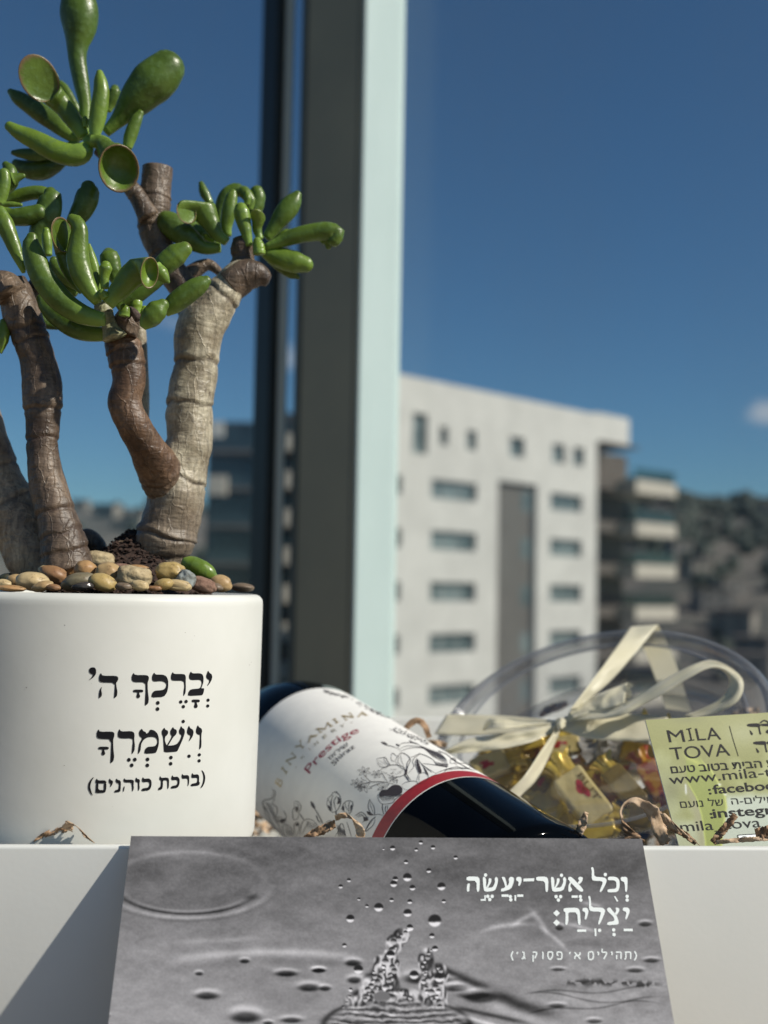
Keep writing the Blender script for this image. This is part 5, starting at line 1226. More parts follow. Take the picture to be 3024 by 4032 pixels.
def moon_print(U, V):
    x = U / 100.0; y = V / 100.0
    wx = x + 1.2 * (fbm(x * .3, y * .5, 3, 3) - .5); wy = y + .6 * (fbm(x * .3, y * .6, 3, 9) - .5)
    g = .365 + .15 * sst(3350, 3900, V) + .03 * sst(1500, 700, U)
    g += .17 * (fbm(wx * .28, wy * .75, 5, 1) - .5) + .11 * (fbm(wx * 1.3, wy * 2.8, 4, 2) - .5)
    g += .05 * (fbm(x * 5, y * 9, 3, 4) - .5) + .04 * (vnoise(x * 16, y * 16, 5) - .5)
    # smooth crater ring on the left
    a = (U - 740) / 300; b_ = (V - 3480) / 122; r = np.sqrt(a * a + b_ * b_); th = np.arctan2(b_, a)
    low = np.clip(np.sin(th), 0, 1); up = np.clip(-np.sin(th), 0, 1)
    g += -.035 * sst(1.05, .7, r)
    g -= .23 * np.exp(-((r - .97) / .035) ** 2) * low ** .7 * sst(1.0, .55, a) ; g += .14 * np.exp(-((r - 1.10) / .06) ** 2) * low; g += .10 * np.exp(-((r - .88) / .04) ** 2) * low
    g += .09 * np.exp(-((r - 1.03) / .07) ** 2) * up; g -= .06 * np.exp(-((r - 1.2) / .05) ** 2) * low
    g -= .16 * np.exp(-(((U - 1390 + 400) / 26) ** 2 + ((V - 3533) / 12) ** 2))
    # pale swell
    cx_ = 3765 + (U - 1080) ** 2 / 5600.0
    g += .15 * np.exp(-((V - cx_ + 16) / 15) ** 2) * sst(420, 250, abs(U - 1050)); g -= .05 * np.exp(-((V - cx_ - 20) / 20) ** 2) * sst(420, 250, abs(U - 1050))
    g += .06 * np.exp(-((V - 3700 + .05 * (U - 900)) / 10) ** 2) * sst(250, 120, abs(U - 860))
    C6_ = lambda p, q: (p * 1.0247, 3200 + q * 1.0247); C7_ = lambda p, q: (1400 + p / 1.0215, 3200 + q / 1.0215); CM_ = lambda p, q: (1200 + p / 2.37, 3300 + q / 2.37)
    def pit(c, rx, ry, k=.36):
        nonlocal g
        e = ((U - c[0]) / rx) ** 2 + ((V - c[1]) / ry) ** 2
        e2 = ((U - c[0]) / (rx * 1.25)) ** 2 + ((V - c[1] + ry * .9) / (ry * 1.2)) ** 2
        g = g + .20 * np.exp(-e2 ** 2) ; g = g - (k + .12) * np.exp(-e ** 2)
    for p, q, rx, ry in ((795,703,44,15),(765,618,15,8),(940,570,19,9),(945,785,58,23),(1225,605,26,9),(1100,618,42,12),(1120,797,40,11),(405,780,18,7),(1030,808,20,8)): pit(C6_(p, q), rx, ry)
    for p, q, rx, ry in ((1165,448,24,10),(820,462,16,11),(1125,634,32,9),(815,630,26,7),(810,776,32,9),(960,838,28,9),(1190,594,30,9)): pit(C7_(p, q), rx, ry, .3)
    for p, q, rx, ry in ((450,1165,30,13),(130,1235,24,9),(465,1325,28,13),(40,1395,42,15),(190,1402,22,10),(1040,1310,46,20),(1250,1320,60,12),(1420,1400,50,14),(1570,1460,60,17),(1640,1490,60,20)): pit(CM_(p, q), rx, ry)
    # dark rough band at the lower right
    bd = 3868 + .02 * (U - 2300) + 14 * (fbm(x * 2, y * 2, 2, 31) - .5)
    g -= .34 * np.exp(-((V - bd) / 11) ** 2) * sst(2180, 2260, U) * sst(2640, 2540, U) * sst(.42, .6, fbm(x * 5, y * 5, 2, 33))
    for yo, sl in ((3900, -.05), (3935, .09), (3960, -.12)):
        ln = yo + sl * (U - 2350) + 10 * np.sin(U / 60); g -= .16 * np.exp(-((V - ln) / 4) ** 2) * sst(2050, 2150, U) * sst(2640, 2500, U)
    ln = 3700 + 140 * sst(1600, 2300, U) * 0 + 245 * sst(1500, 2250, U) ; g -= .38 * np.exp(-((V - (ln + 55)) / (14 + 10 * sst(1700, 2000, U))) ** 2) * sst(1660, 1760, U) * sst(2300, 2050, U)
    g += .10 * np.exp(-((V - (ln + 95)) / 26) ** 2) * sst(1660, 1760, U) * sst(2400, 2050, U)
    # pale swirls below the verse
    for px_, py_, ang, L, w in ((2000,3642,-.12,95,9),(2125,3625,.95,60,12),(2060,3618,-.5,50,10),(2180,3690,.7,70,9),(2290,3650,.25,60,8),(2330,3560,.2,40,8)):
        dx, dy = U - px_, V - py_; s_ = dx * math.cos(ang) + dy * math.sin(ang); t_ = -dx * math.sin(ang) + dy * math.cos(ang) - s_ * s_ / 900
        g += .17 * np.exp(-(t_ / w) ** 2 - (s_ / L) ** 4)
    g -= .12 * np.exp(-(((U - 2450) / 150) ** 2 + ((V - 3420) / 70) ** 2)) * 1.0
    g += .16 * (fbm(x * 1.6, y * 3.5, 4, 14) - .5) * sst(2050, 2250, U) * sst(3560, 3700, V)
    # splash crown
    def el(c, rx, ry): return sst(1.15, .8, np.sqrt(((U - c[0]) / rx) ** 2 + ((V - c[1]) / ry) ** 2))
    M = 0
    for p, q, rx, ry in ((715,1170,34,34),(800,1100,30,34),(750,1270,60,62),(700,1400,80,74),(640,1530,110,60),(840,1500,150,44),(1130,1140,32,50),(1128,1370,28,56),(1225,1400,36,64),(1240,1510,40,76),(1260,1270,36,44),(900,915,34,32),(835,990,34,40),(820,1180,30,30)):
        M = np.maximum(M, el(CM_(p, q), rx, ry))
    sp0 = fbm(x * 3.2, y * 2.0 + .8 * fbm(x * 2 + 9, y * 2, 2, 18), 2, 21)
    spl = np.clip(.46 + .30 * np.sin(2 * np.pi * (2.1 * sp0)) + .25 * (fbm(x * 7, y * 6, 3, 91) - .5), .10, .85)
    g = g * (1 - M) + spl * M
    rr_ = random.Random(5)
    def drop(cx_d, cy_d, rad, k=.75):
        nonlocal g
        c = CM_(cx_d, cy_d); q = rad / 2.37; sl_ = (abs(U - c[0]) < q * 1.6) & (abs(V - c[1]) < q * 1.6)
        if not sl_.any(): return
        u_, v_ = (U[sl_] - c[0]) / q, (V[sl_] - c[1]) / q; e = np.sqrt(u_ * u_ + v_ * v_); mk = sst(1.2, .8, e)
        nn = fbm(U[sl_] / 9.0, V[sl_] / 9.0, 2, int(rad * 7) + 3) - .5
        body = .16 + k * .92 * sst(-.6, .45, v_ + .35 * u_ * rr_.uniform(-1, 1) + .35 * nn)
        g[sl_] = g[sl_] * (1 - mk) + body * mk
    for path, r0, r1, nn_ in (([(985,835),(905,915),(830,995),(800,1090),(745,1180),(700,1300),(640,1420),(590,1530)], 24, 44, 34), ([(845,1170),(800,1290),(770,1400),(800,1500)], 26, 40, 18), ([(660,1250),(600,1400),(560,1520)], 20, 34, 14),
                              ([(1218,1030),(1150,1110),(1115,1200),(1125,1300),(1130,1390),(1180,1450),(1235,1520),(1250,1580)], 20, 34, 28), ([(1255,1210),(1262,1290),(1225,1370),(1240,1470)], 22, 34, 14), ([(430,1420),(410,1500),(350,1570)], 20, 26, 7), ([(880,1430),(960,1490),(1000,1550)], 22, 24, 8)):
        nn_ = max(4, int(nn_ * .62)); C_ = catmull([(a_, b_, 0) for a_, b_ in path], nn_)
        for i, q in enumerate(C_):
            t = i / (nn_ - 1); drop(q[0] + rr_.uniform(-16, 16), q[1] + rr_.uniform(-14, 14), (r0 + (r1 - r0) * t) * rr_.uniform(.55, 1.1), rr_.uniform(.5, .82))
    M = sst(1.1, .85, np.sqrt(((U - CM_(720, 1480)[0]) / 34) ** 2 + ((V - CM_(720, 1480)[1]) / 22) ** 2)); g = g * (1 - M) + .40 * M
    c = CM_(860, 1760); e = np.sqrt(((U - c[0]) / 290) ** 2 + ((V - c[1]) / 112) ** 2); dome = sst(1.02, .80, e) * .92
    rip = .43 + .24 * np.sin((V - 3960) / 3.6 + 9.5 * fbm(x * 1.5, y * 1.9, 4, 41) + ((U - c[0]) / 140) ** 2) * (.35 + 1.1 * fbm(x * 1.9, y * 2.6, 3, 47)) + .42 * (fbm(x * 4, y * 9, 4, 43) - .5)
    g = g * (1 - dome) + rip * dome
    g -= .30 * np.exp(-((e - 1.0) / .05) ** 2) * sst(3935, 3975, V)
    for k, (off_, sl) in enumerate(((0, .22), (26, .30), (52, .42))):
        ln = 3968 + off_ + sl * (U - 1800); g += (-.32 if k != 1 else .26) * np.exp(-((V - ln) / 9) ** 2) * sst(1780, 1830, U) * sst(2150, 2000, U)
    # flying drops, dark above and bright below
    for p, q, r in ((820,92,24),(1083,40,19),(1197,85,21),(1040,107,17),(1408,180,20),(945,222,20),(1157,302,23),(412,392,19),(335,450,20),(845,380,25),(830,425,32),(957,365,40),(1005,462,27),(1275,450,38),(505,568,15),(580,633,17),(810,576,20),(980,592,23),(1297,588,19),(690,645,42),(425,750,38),(960,697,38),(1213,770,60),(980,830,28),(1187,910,25),(370,1000,21),(800,1085,40),(1215,1030,28),(735,102,9),(500,1225,44),(1020,1275,42),(1255,1300,46)):
        c = CM_(p, q); rr = r / 2.37 * 1.05; dx, dy = (U - c[0]) / rr, (V - c[1]) / (rr * .95); e = np.sqrt(dx * dx + dy * dy); mk = sst(1.15, .75, e)
        body = .10 + .75 * sst(-.05, .45, dy + .25 * (fbm(x * 12, y * 12, 2, 51) - .5)); g = g * (1 - mk) + body * mk
    g = np.clip(g * 1.06, .03, .95); L = lin(g)
    return np.stack([L * 1.0, L * .975, L * 1.01], -1)
M_cardp = print_mat('moon_photo_print', 'print', rough=.55, grain=.05, gscale=2600)
M_cardb = mat('card_stock', (.72, .71, .68), .7)
card = empty('greeting_card', KA + KD * KH, 'grey photo card with water splash and white Hebrew verse leaning on the box', 'card')
b = MB(); th_ = 0.0009
P4 = [KA, KA + KX * KW, KA + KX * KW + KD * KH, KA + KD * KH]
b.add([p - KN * .00005 for p in P4] + [p - KN * (th_ + .0) for p in P4], [(0, 1, 2, 3), (7, 6, 5, 4), (0, 4, 5, 1), (1, 5, 6, 2), (2, 6, 7, 3), (3, 7, 4, 0)])
b.build('card_stock', M_cardb, card)
print_grid(KA, KX, KD, KW, min(KH, .076), 820, 350, moon_print, 'photo_print', M_cardp, card, .00004)
if KH > .0762:
    b = MB(); b.add([P4[0] + KD * .0762 + KN * .00004, P4[1] + KD * .0762 + KN * .00004, P4[2] + KN * .00004, P4[3] + KN * .00004], [(0, 1, 2, 3)]); b.build('photo_print', mat('print_lower', (.12, .117, .12), .55, c2=(.2, .195, .2), scale=60), card)
CK = Crop(1800, 3380, 2.074)
def hk(x, y): return hit_card(*CK(x, y), .00016)
kt = MB()
for pl in (
 [(1335,152),(1385,150),(1392,175),(1388,272),(1372,274),(1368,195),(1338,182)],
 [(1235,148),(1300,150),(1325,175),(1328,230),(1312,275),(1228,278),(1228,252),(1295,248),(1302,225),(1298,190),(1280,178),(1228,178)],
 [(1092,75),(1110,70),(1118,95),(1120,150),(1205,155),(1222,175),(1215,205),(1180,272),(1160,274),(1188,205),(1185,185),(1108,182),(1098,160),(1100,100)],
 [(908,152),(935,150),(1030,250),(1028,272),(1000,270),(905,175)], [(985,165),(1000,148),(1028,155),(1022,185),(998,212),(982,200),(998,180)], [(935,195),(922,225),(942,255),(925,274),(908,270),(908,225),(922,192)],
 [(765,150),(785,152),(795,180),(792,240),(848,238),(868,190),(862,165),(878,148),(892,170),(885,215),(865,265),(780,274),(770,230)], [(815,160),(838,165),(835,195),(805,245),(795,240),(812,200)],
 [(645,150),(725,148),(745,170),(742,272),(722,274),(718,185),(645,182)],
 [(495,150),(522,152),(528,180),(512,225),(498,222),(503,190),(482,180),(482,160)],
 [(362,152),(388,150),(400,185),(408,230),(425,200),(420,165),(438,148),(465,158),(462,195),(440,250),(358,275),(358,248),(395,238),(380,190)],
 [(208,150),(228,152),(238,180),(235,240),(291,238),(311,190),(305,165),(321,148),(335,170),(328,215),(308,265),(223,274),(213,230)], [(258,160),(281,165),(278,195),(248,245),(238,240),(255,200)],
 [(78,148),(165,148),(185,165),(182,270),(160,272),(158,182),(75,182)], [(85,205),(105,205),(100,240),(100,270),(80,272),(78,240)],
 [(1355,400),(1400,402),(1412,430),(1385,498),(1370,495),(1385,440),(1350,425)],
 [(1228,405),(1250,400),(1270,430),(1300,460),(1320,515),(1318,540),(1222,546),(1228,520),(1285,512),(1280,480),(1222,425)], [(1292,400),(1322,405),(1325,430),(1300,466),(1282,455),(1300,430)],
 [(1068,310),(1085,305),(1092,335),(1095,400),(1190,402),(1210,425),(1200,460),(1165,538),(1148,540),(1172,455),(1172,435),(1085,432),(1075,400),(1078,340)],
 [(1025,405),(1060,402),(1075,430),(1055,500),(1040,498),(1048,440),(1022,430)],
 [(870,405),(980,402),(1003,425),(1010,540),(988,545),(980,440),(905,440),(910,490),(902,542),(882,545),(885,490),(885,440),(868,430)]):
    fill(kt, pl, hk, 1)
fill(kt, [(542,165),(630,162),(628,186),(540,188)], hk, 0)
for y in (447, 525): fill(kt, [(812,y-27),(840,y),(812,y+27),(784,y)], hk, 0)
kt2 = MB()
def kd(x, y, r=14): fill(kt, dots([(x, y, r)])[0], hk, 0)
def kb(x0, x1, y, h=20): fill(kt, [(x0, y - h / 2), (x1, y - h / 2), (x1, y + h / 2), (x0, y + h / 2)], hk, 0)
for x, y in ((1388,310),(1388,340),(1006,312),(1010,340),(808,312),(845,312),(827,340),(434,312),(438,338),(250,310),(286,310),(266,336),(1278,584),(1281,622),(1163,588),(1210,132),(852,138),(232,136)): kd(x, y)
kb(935,985,312); kb(362,420,304); kb(490,540,304); kb(1360,1434,584); kb(980,1054,590); fill(kt, [(468,300),(482,300),(482,346),(468,346)], hk, 0); fill(kt, [(1120,572),(1136,572),(1138,634),(1124,634)], hk, 0)
fill(kt, [(192,332),(222,332),(222,300),(234,300),(234,346),(192,346)], hk, 0); fill(kt, [(1280,310),(1292,308),(1316,348),(1304,354)], hk, 0)
kt.build('lettering', M_white_ink, card)
kt = MB()
LT = {'t': [[(.1,1),(.8,1),(.92,.8),(.9,0)], [(.25,1),(.25,.15),(.05,0)]], 'h': [[(.05,1),(.8,1),(.92,.85),(.9,0)], [(.18,.6),(.18,0)]], 'y': [[(.3,1),(.65,.95),(.6,.55)]],
      'l': [[(.12,1.5),(.15,1),(.7,1),(.88,.8),(.4,0)]], 'M': [[(.1,1),(.85,1),(.9,.1),(.15,0),(.1,1)]], 'a': [[(.1,1),(.5,.5),(.9,0)], [(.85,1),(.85,.7),(.62,.5)], [(.15,0),(.15,.3),(.38,.55)]],
      'p': [[(.35,.5),(.15,.6),(.18,1),(.75,1),(.92,.8),(.85,.05),(.1,0)]], 's': [[(.1,1),(.85,1),(.9,.4),(.6,0),(.35,0),(.12,.4),(.12,.98)]], 'v': [[(.3,1),(.6,.9),(.55,0)]],
      'q': [[(.1,1),(.8,1),(.9,.7),(.55,.1)], [(.2,.6),(.2,.1),(.2,-.4)]], 'g': [[(.3,1),(.62,.95),(.68,.5),(.85,0)], [(.65,.4),(.45,.1),(.2,0)]], '(': [[(.7,1.15),(.3,.5),(.7,-.2)]], ')': [[(.3,1.15),(.7,.5),(.3,-.2)]], "'": [[(.7,1.05),(.4,.72)]]}
for ch, x0, x1 in (('(',432,466),("'",480,500),('g',518,560),('q',612,652),('v',684,712),('s',736,782),('p',810,858),("'",908,930),('a',952,1012),('M',1068,1114),('y',1134,1164),('l',1178,1226),('y',1246,1274),('h',1293,1342),('t',1362,1422),(')',1438,1474)):
    for pl in LT[ch]: stroke(kt, [(x0 + (x1 - x0) * x, 822 - 56 * y) for x, y in pl], 11, hk, False)
kt.build('lettering', M_white_ink, card)

# ================================================================== round clear sweets box with ribbon
DC = UP(1293 * 3024 / 1659, 1570 * 3024 / 1659, 0.58)
vd = (DC - CAM).normalized()
im = (RT * -.255 + UPV * .967); im = (im - vd * im.dot(vd)).normalized()
DN = (-vd * math.cos(math.radians(53.7)) + im * math.sin(math.radians(53.7))).normalized()     # lid faces up and forward
DE1 = DN.cross(Vector((0, 0, 1))).normalized(); DE2 = DE1.cross(DN) * -1
DR = 360 / 2500 * (DC - CAM).length; DEPTH = 0.036
tub = empty('sweets_box', DC - DN * DEPTH, 'round clear plastic sweets box tied with a cream ribbon bow', 'sweets box')
def disc_lathe(prof, n=128):
    vs, fs = [], []
    for r, w in prof:
        for k in range(n):
            a = 2 * math.pi * k / n; vs.append(DC + (DE1 * math.cos(a) + DE2 * math.sin(a)) * r + DN * w)
    for i in range(len(prof) - 1):
        for k in range(n): fs.append((i * n + k, i * n + (k + 1) % n, (i + 1) * n + (k + 1) % n, (i + 1) * n + k))
    return vs, fs
obj('lid', *disc_lathe([(.0005, -.0012), (DR - .0165, -.0012), (DR - .0155, -.0002), (DR - .0145, .0002), (DR - .0135, -.0002), (DR - .0125, -.0012), (DR - .007, -.0012), (DR - .0055, -.0004)]), M_lid, tub)
obj('lid_ridge', *disc_lathe([(DR - .0158, .0001), (DR - .0150, .0007), (DR - .0140, .0007), (DR - .0132, .0001)]), M_rim, tub)
obj('lid_rim', *disc_lathe([(DR - .0055, -.0004), (DR - .0045, .0008), (DR - .003, .0012), (DR - .0012, .0006), (DR, -.0008), (DR + .0002, -.009), (DR + .0008, -.0095), (DR + .0008, -.0105), (DR - .0008, -.0105)]), M_rim, tub)
obj('tub', *disc_lathe([(DR - .0012, -.003), (DR - .003, -.02), (DR - .0048, -DEPTH + .004), (DR - .0075, -DEPTH + .0008), (DR - .010, -DEPTH), (.0005, -DEPTH)]), M_lid, tub)
obj('tub_rim', *disc_lathe([(DR - .0052, -DEPTH + .006), (DR - .0040, -DEPTH + .003), (DR - .0062, -DEPTH - .0004), (DR - .0085, -DEPTH - .001), (DR - .0102, -DEPTH - .0002)]), M_rim, tub)
def hit_lid(u, v, off=0.0):
    d = ray(u, v); t = (DC + DN * off - CAM).dot(DN) / d.dot(DN); return CAM + d * t
CR = Crop(1600, 2400, 1.165)
M_satin = mat('cream_satin', (.80, .75, .56), .38, c2=(.75, .70, .50), scale=60, spec=.5, sss=0.0)
nb = M_satin.node_tree; _b = nb.nodes['Principled BSDF']; _b.inputs['Sheen Weight'].default_value = .25
def _translucent(m, amt, colr):
    n = m.node_tree.nodes; l = m.node_tree.links; out = n['Material Output']; b_ = n['Principled BSDF']
    t = n.new('ShaderNodeBsdfTranslucent'); t.inputs[0].default_value = (*colr, 1)
    mx = n.new('ShaderNodeMixShader'); mx.inputs[0].default_value = amt
    l.new(b_.outputs[0], mx.inputs[1]); l.new(t.outputs[0], mx.inputs[2]); l.new(mx.outputs[0], out.inputs[0])
    # fine weave along the ribbon
    at = n.new('ShaderNodeAttribute'); at.attribute_name = 'across'
    w = n.new('ShaderNodeTexWave'); w.inputs['Scale'].default_value = 9; w.inputs['Distortion'].default_value = 1.2
    cb_ = n.new('ShaderNodeCombineXYZ'); l.new(at.outputs['Fac'], cb_.inputs[0]); l.new(cb_.outputs[0], w.inputs['Vector'])
    bp = n.new('ShaderNodeBump'); bp.inputs['Strength'].default_value = .35; bp.inputs['Distance'].default_value = .0004
    l.new(w.outputs[0], bp.inputs['Height']); l.new(bp.outputs[0], b_.inputs['Normal'])
_translucent(M_satin, .2, (.78, .72, .48))
def ribbon(name, A, B, offA, offB=None, n=40, wav=.0006, seed=0, m=None):
    """two edges (crop pixels) with heights above the lid plane"""
    offB = offB or offA
    a = catmull([(x, y, o * 1e4) for (x, y), o in zip(A, offA)], n); b_ = catmull([(x, y, o * 1e4) for (x, y), o in zip(B, offB)], n)
    NA = 9; V = []; ac = []
    for i in range(n):
        for k in range(NA):
            t = k / (NA - 1); x = a[i][0] * (1 - t) + b_[i][0] * t; y = a[i][1] * (1 - t) + b_[i][1] * t; o = (a[i][2] * (1 - t) + b_[i][2] * t) / 1e4
            o += wav * noise.noise(Vector((t * 2.3, i * .16, seed))) * (1 if 0 < i < n - 1 else .5) + wav * .6 * math.sin(t * math.pi * 2 + i * .2 + seed)
            V.append(hit_lid(*CR(x, y), o)); ac.append(t)
    F = [(i * NA + k, i * NA + k + 1, (i + 1) * NA + k + 1, (i + 1) * NA + k) for i in range(n - 1) for k in range(NA - 1)]
    r = obj(name, V, F, m or M_satin, tub); attr(r, 'across', ac)
    so_ = r.modifiers.new('thick', 'SOLIDIFY'); so_.thickness = .0002; so_.offset = 0
    return r
ribbon('ribbon_band', [(750,462),(850,330),(930,220),(1028,78)], [(800,447),(935,330),(1050,200),(1155,70)], [.012,.014,.012,.0035], [.007,.004,.002,.0018], seed=1, wav=.0006)
# over the rim and down the back
def back_ribbon():
    V = []; ac = []; F = []; NA = 7
    pl = [(1028, 78), (1080, 165), (1130, 280), (1190, 455)]; pr = [(1155, 70), (1195, 150), (1240, 260), (1308, 470)]
    a = catmull([(x, y, 0) for x, y in pl], 16); b_ = catmull([(x, y, 0) for x, y in pr], 16)
    for i in range(16):
        for k in range(NA):
            t = k / (NA - 1); x = a[i][0] * (1 - t) + b_[i][0] * t; y = a[i][1] * (1 - t) + b_[i][1] * t
            V.append(hit_lid(*CR(x, y), .0016 - min(1, i / 2.0) * (DEPTH + .0030))); ac.append(t)
    F = [(i * NA + k, i * NA + k + 1, (i + 1) * NA + k + 1, (i + 1) * NA + k) for i in range(15) for k in range(NA - 1)]
    r = obj('ribbon_band', V, F, M_satin, tub); attr(r, 'across', ac)
back_ribbon()
ribbon('ribbon_band', [(185,482),(300,483),(430,487),(560,497),(690,508)], [(128,572),(260,578),(420,572),(560,560),(690,548)], [.0016,.002,.002,.003,.004], seed=2)
ribbon('ribbon_band', [(725,490),(850,478),(1000,478),(1200,492)], [(712,556),(830,590),(1000,602),(1200,600)], [.004,.003,.002,.0018], seed=3, wav=.001)
ribbon('ribbon_band', [(688,545),(620,645),(540,765),(455,850),(420,890)], [(706,552),(648,690),(590,790),(520,862),(490,910)], [.009,.012,.013,.011,.010], [.005,.003,.002,.002,.002], seed=4, wav=.0006)
ribbon('ribbon_tail', [(695,515),(570,548),(440,572),(290,592),(175,645)], [(690,556),(570,608),(420,642),(290,655),(200,662)], [.007,.010,.012,.013,.012], seed=5, wav=.0015)
ribbon('ribbon_loop', [(352,548),(372,508),(420,498),(500,512),(600,520),(695,518)], [(352,556),(392,546),(440,545),(510,540),(600,536),(695,534)], [.011,.016,.017,.014,.010,.007], seed=6, wav=.0008)
ribbon('ribbon_loop', [(740,478),(820,462),(920,462),(1000,432),(1080,385),(1160,335),(1250,285),(1320,252),(1385,232),(1440,242),(1495,272),(1540,318),(1545,370),(1520,420),(1470,455),(1400,482),(1300,497)],
       [(745,508),(830,505),(920,500),(1000,482),(1080,440),(1160,398),(1250,340),(1320,300),(1365,278),(1410,268),(1452,282),(1480,318),(1478,360),(1450,400),(1400,435),(1340,462),(1270,487)],
       [.007,.009,.011,.013,.015,.017,.019,.020,.020,.019,.017,.014,.011,.009,.007,.005,.004], seed=7, n=70, wav=.0006)
ribbon('ribbon_tail', [(745,470),(850,405),(930,368),(1012,335)], [(765,500),(870,470),(940,450),(1000,428)], [.008,.010,.012,.013], seed=8, wav=.0008)
th = MB()
for k in range(14):
    t = k / 13; x0, y0 = 1012 - 12 * t, 335 + 93 * t; x1, y1 = x0 + R_.uniform(14, 34), y0 + R_.uniform(-6, 16)
    p, q = hit_lid(*CR(x0, y0), .013), hit_lid(*CR(x1, y1), .0135); s = UPV * .00018; th.add([p - s, p + s, q + s, q - s], [(0, 1, 2, 3)])
th.build('frayed_threads', M_satin, tub)
kb_ = MB()
ribbon('ribbon_knot', [(682,508),(696,498),(716,498),(732,508)], [(684,532),(698,545),(716,545),(732,532)], [.006,.0105,.0105,.006], seed=9, n=20, wav=.001)

# wrapped sweets lying at the bottom of the tub
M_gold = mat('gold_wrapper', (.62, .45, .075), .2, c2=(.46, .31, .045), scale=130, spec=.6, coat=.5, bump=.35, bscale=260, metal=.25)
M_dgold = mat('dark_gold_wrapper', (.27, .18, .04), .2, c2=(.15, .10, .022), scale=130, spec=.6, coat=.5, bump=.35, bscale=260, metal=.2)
M_cream = mat('cream_wrapper', (.58, .48, .22), .32, c2=(.50, .40, .16), scale=120, coat=.4, bump=.3, bscale=240)
M_redp = mat('red_wrapper_print', (.42, .03, .03), .4)
M_stripe = mat('orange_striped_wrapper', (.50, .24, .03), .3, c2=(.34, .05, .02), scale=220, coat=.4, lo=.45, hi=.55)
M_clearw = mat('grey_cellophane', (.26, .255, .25), .15, c2=(.36, .35, .33), scale=150, coat=.6, bump=.5, bscale=220, spec=.7)
def candy(x, y, L, w, rot, off, m, mtw, label, tw=(1, 1), printed=False, crop=None, tilt=0.0, seed=0):
    crop = crop or CQ
    c = hit_lid(*crop(x, y), off); k = (c - CAM).length / FPX / crop.k
    L *= k; w *= k; h = w * .62
    ax = (RT * math.cos(math.radians(rot)) + UPV * math.sin(math.radians(rot)))
    nrm = (-(c - CAM).normalized() * .75 + DN * .65 + Vector((tilt, 0, 0))).normalized(); ax = (ax - nrm * ax.dot(nrm)).normalized(); ay = nrm.cross(ax)
    root = empty('wrapped_sweet', c, label, 'sweet', 'wrapped sweets in the clear box')
    bm = bmesh.new(); bmesh.ops.create_cube(bm, size=1.0)
    bmesh.ops.bevel(bm, geom=list(bm.edges) , offset=.13, segments=3, affect='EDGES', profile=.6)
    bmesh.ops.subdivide_edges(bm, edges=[e for e in bm.edges if e.calc_length() > .4], cuts=4, use_grid_fill=True)
    for v in bm.verts:
        q = v.co.copy(); pz = noise.noise(Vector((q.x * 3 + seed, q.y * 4, q.z * 3))) * .06
        v.co = c + ax * (q.x * L * (1 + pz)) + ay * (q.y * w * (1 + pz)) + nrm * (q.z * h * (1 + pz))
    me = bpy.data.meshes.new('wrapper'); bm.to_mesh(me); bm.free(); me.materials.append(m); me.polygons.foreach_set('use_smooth', [True] * len(me.polygons))
    o = bpy.data.objects.new('wrapper', me); COL.objects.link(o); o.parent = root
    for s, on in ((-1, tw[0]), (1, tw[1])):
        if not on: continue
        V, F = [], []; nf_, nr = 28, 5; Lt = w * .75
        for i in range(nr):
            t = i / (nr - 1)
            for j in range(nf_):
                a = 2 * math.pi * j / nf_; rad = w * (.40 * (1 - t) ** 2.5 + .10 + .42 * t ** 1.3) * (1 + .30 * math.sin(a * 6 + seed) * (t + .15))
                V.append(c + ax * s * (L * .46 + Lt * t + .10 * Lt * math.sin(a * 5 + seed * 2) * t) + ay * math.cos(a) * rad + nrm * math.sin(a) * rad * .55)
        for i in range(nr - 1):
            for j in range(nf_): F.append((i * nf_ + j, i * nf_ + (j + 1) % nf_, (i + 1) * nf_ + (j + 1) % nf_, (i + 1) * nf_ + j))
        obj('twist', V, F, mtw, root)
    if printed:
        pb = MB(); top = lambda p, q: c + ax * (p * L) + ay * (q * w) + nrm * (h * .515)
        for k_ in range(5):
            p0, q0 = -.06 + R_.uniform(-.16, .16), .02 + R_.uniform(-.10, .14)
            fill(pb, [(p0 + R_.uniform(.06, .13) * math.cos(t), q0 + R_.uniform(.07, .13) * math.sin(t)) for t in (0, .8, 1.7, 2.6, 3.5, 4.4, 5.3)], lambda p, q: top(p, q), 1)
        po = pb.build('red_print', M_redp, o)
        if printed == 2:
            pb = MB(); put_text(pb, 'BUT', (-.34, .22), (.24, .22), (0, .17), lambda p, q: top(p, q), .01); pb.build('lettering', M_dgold, o)
    return root
CQ = Crop(1900, 2850, 2.37)
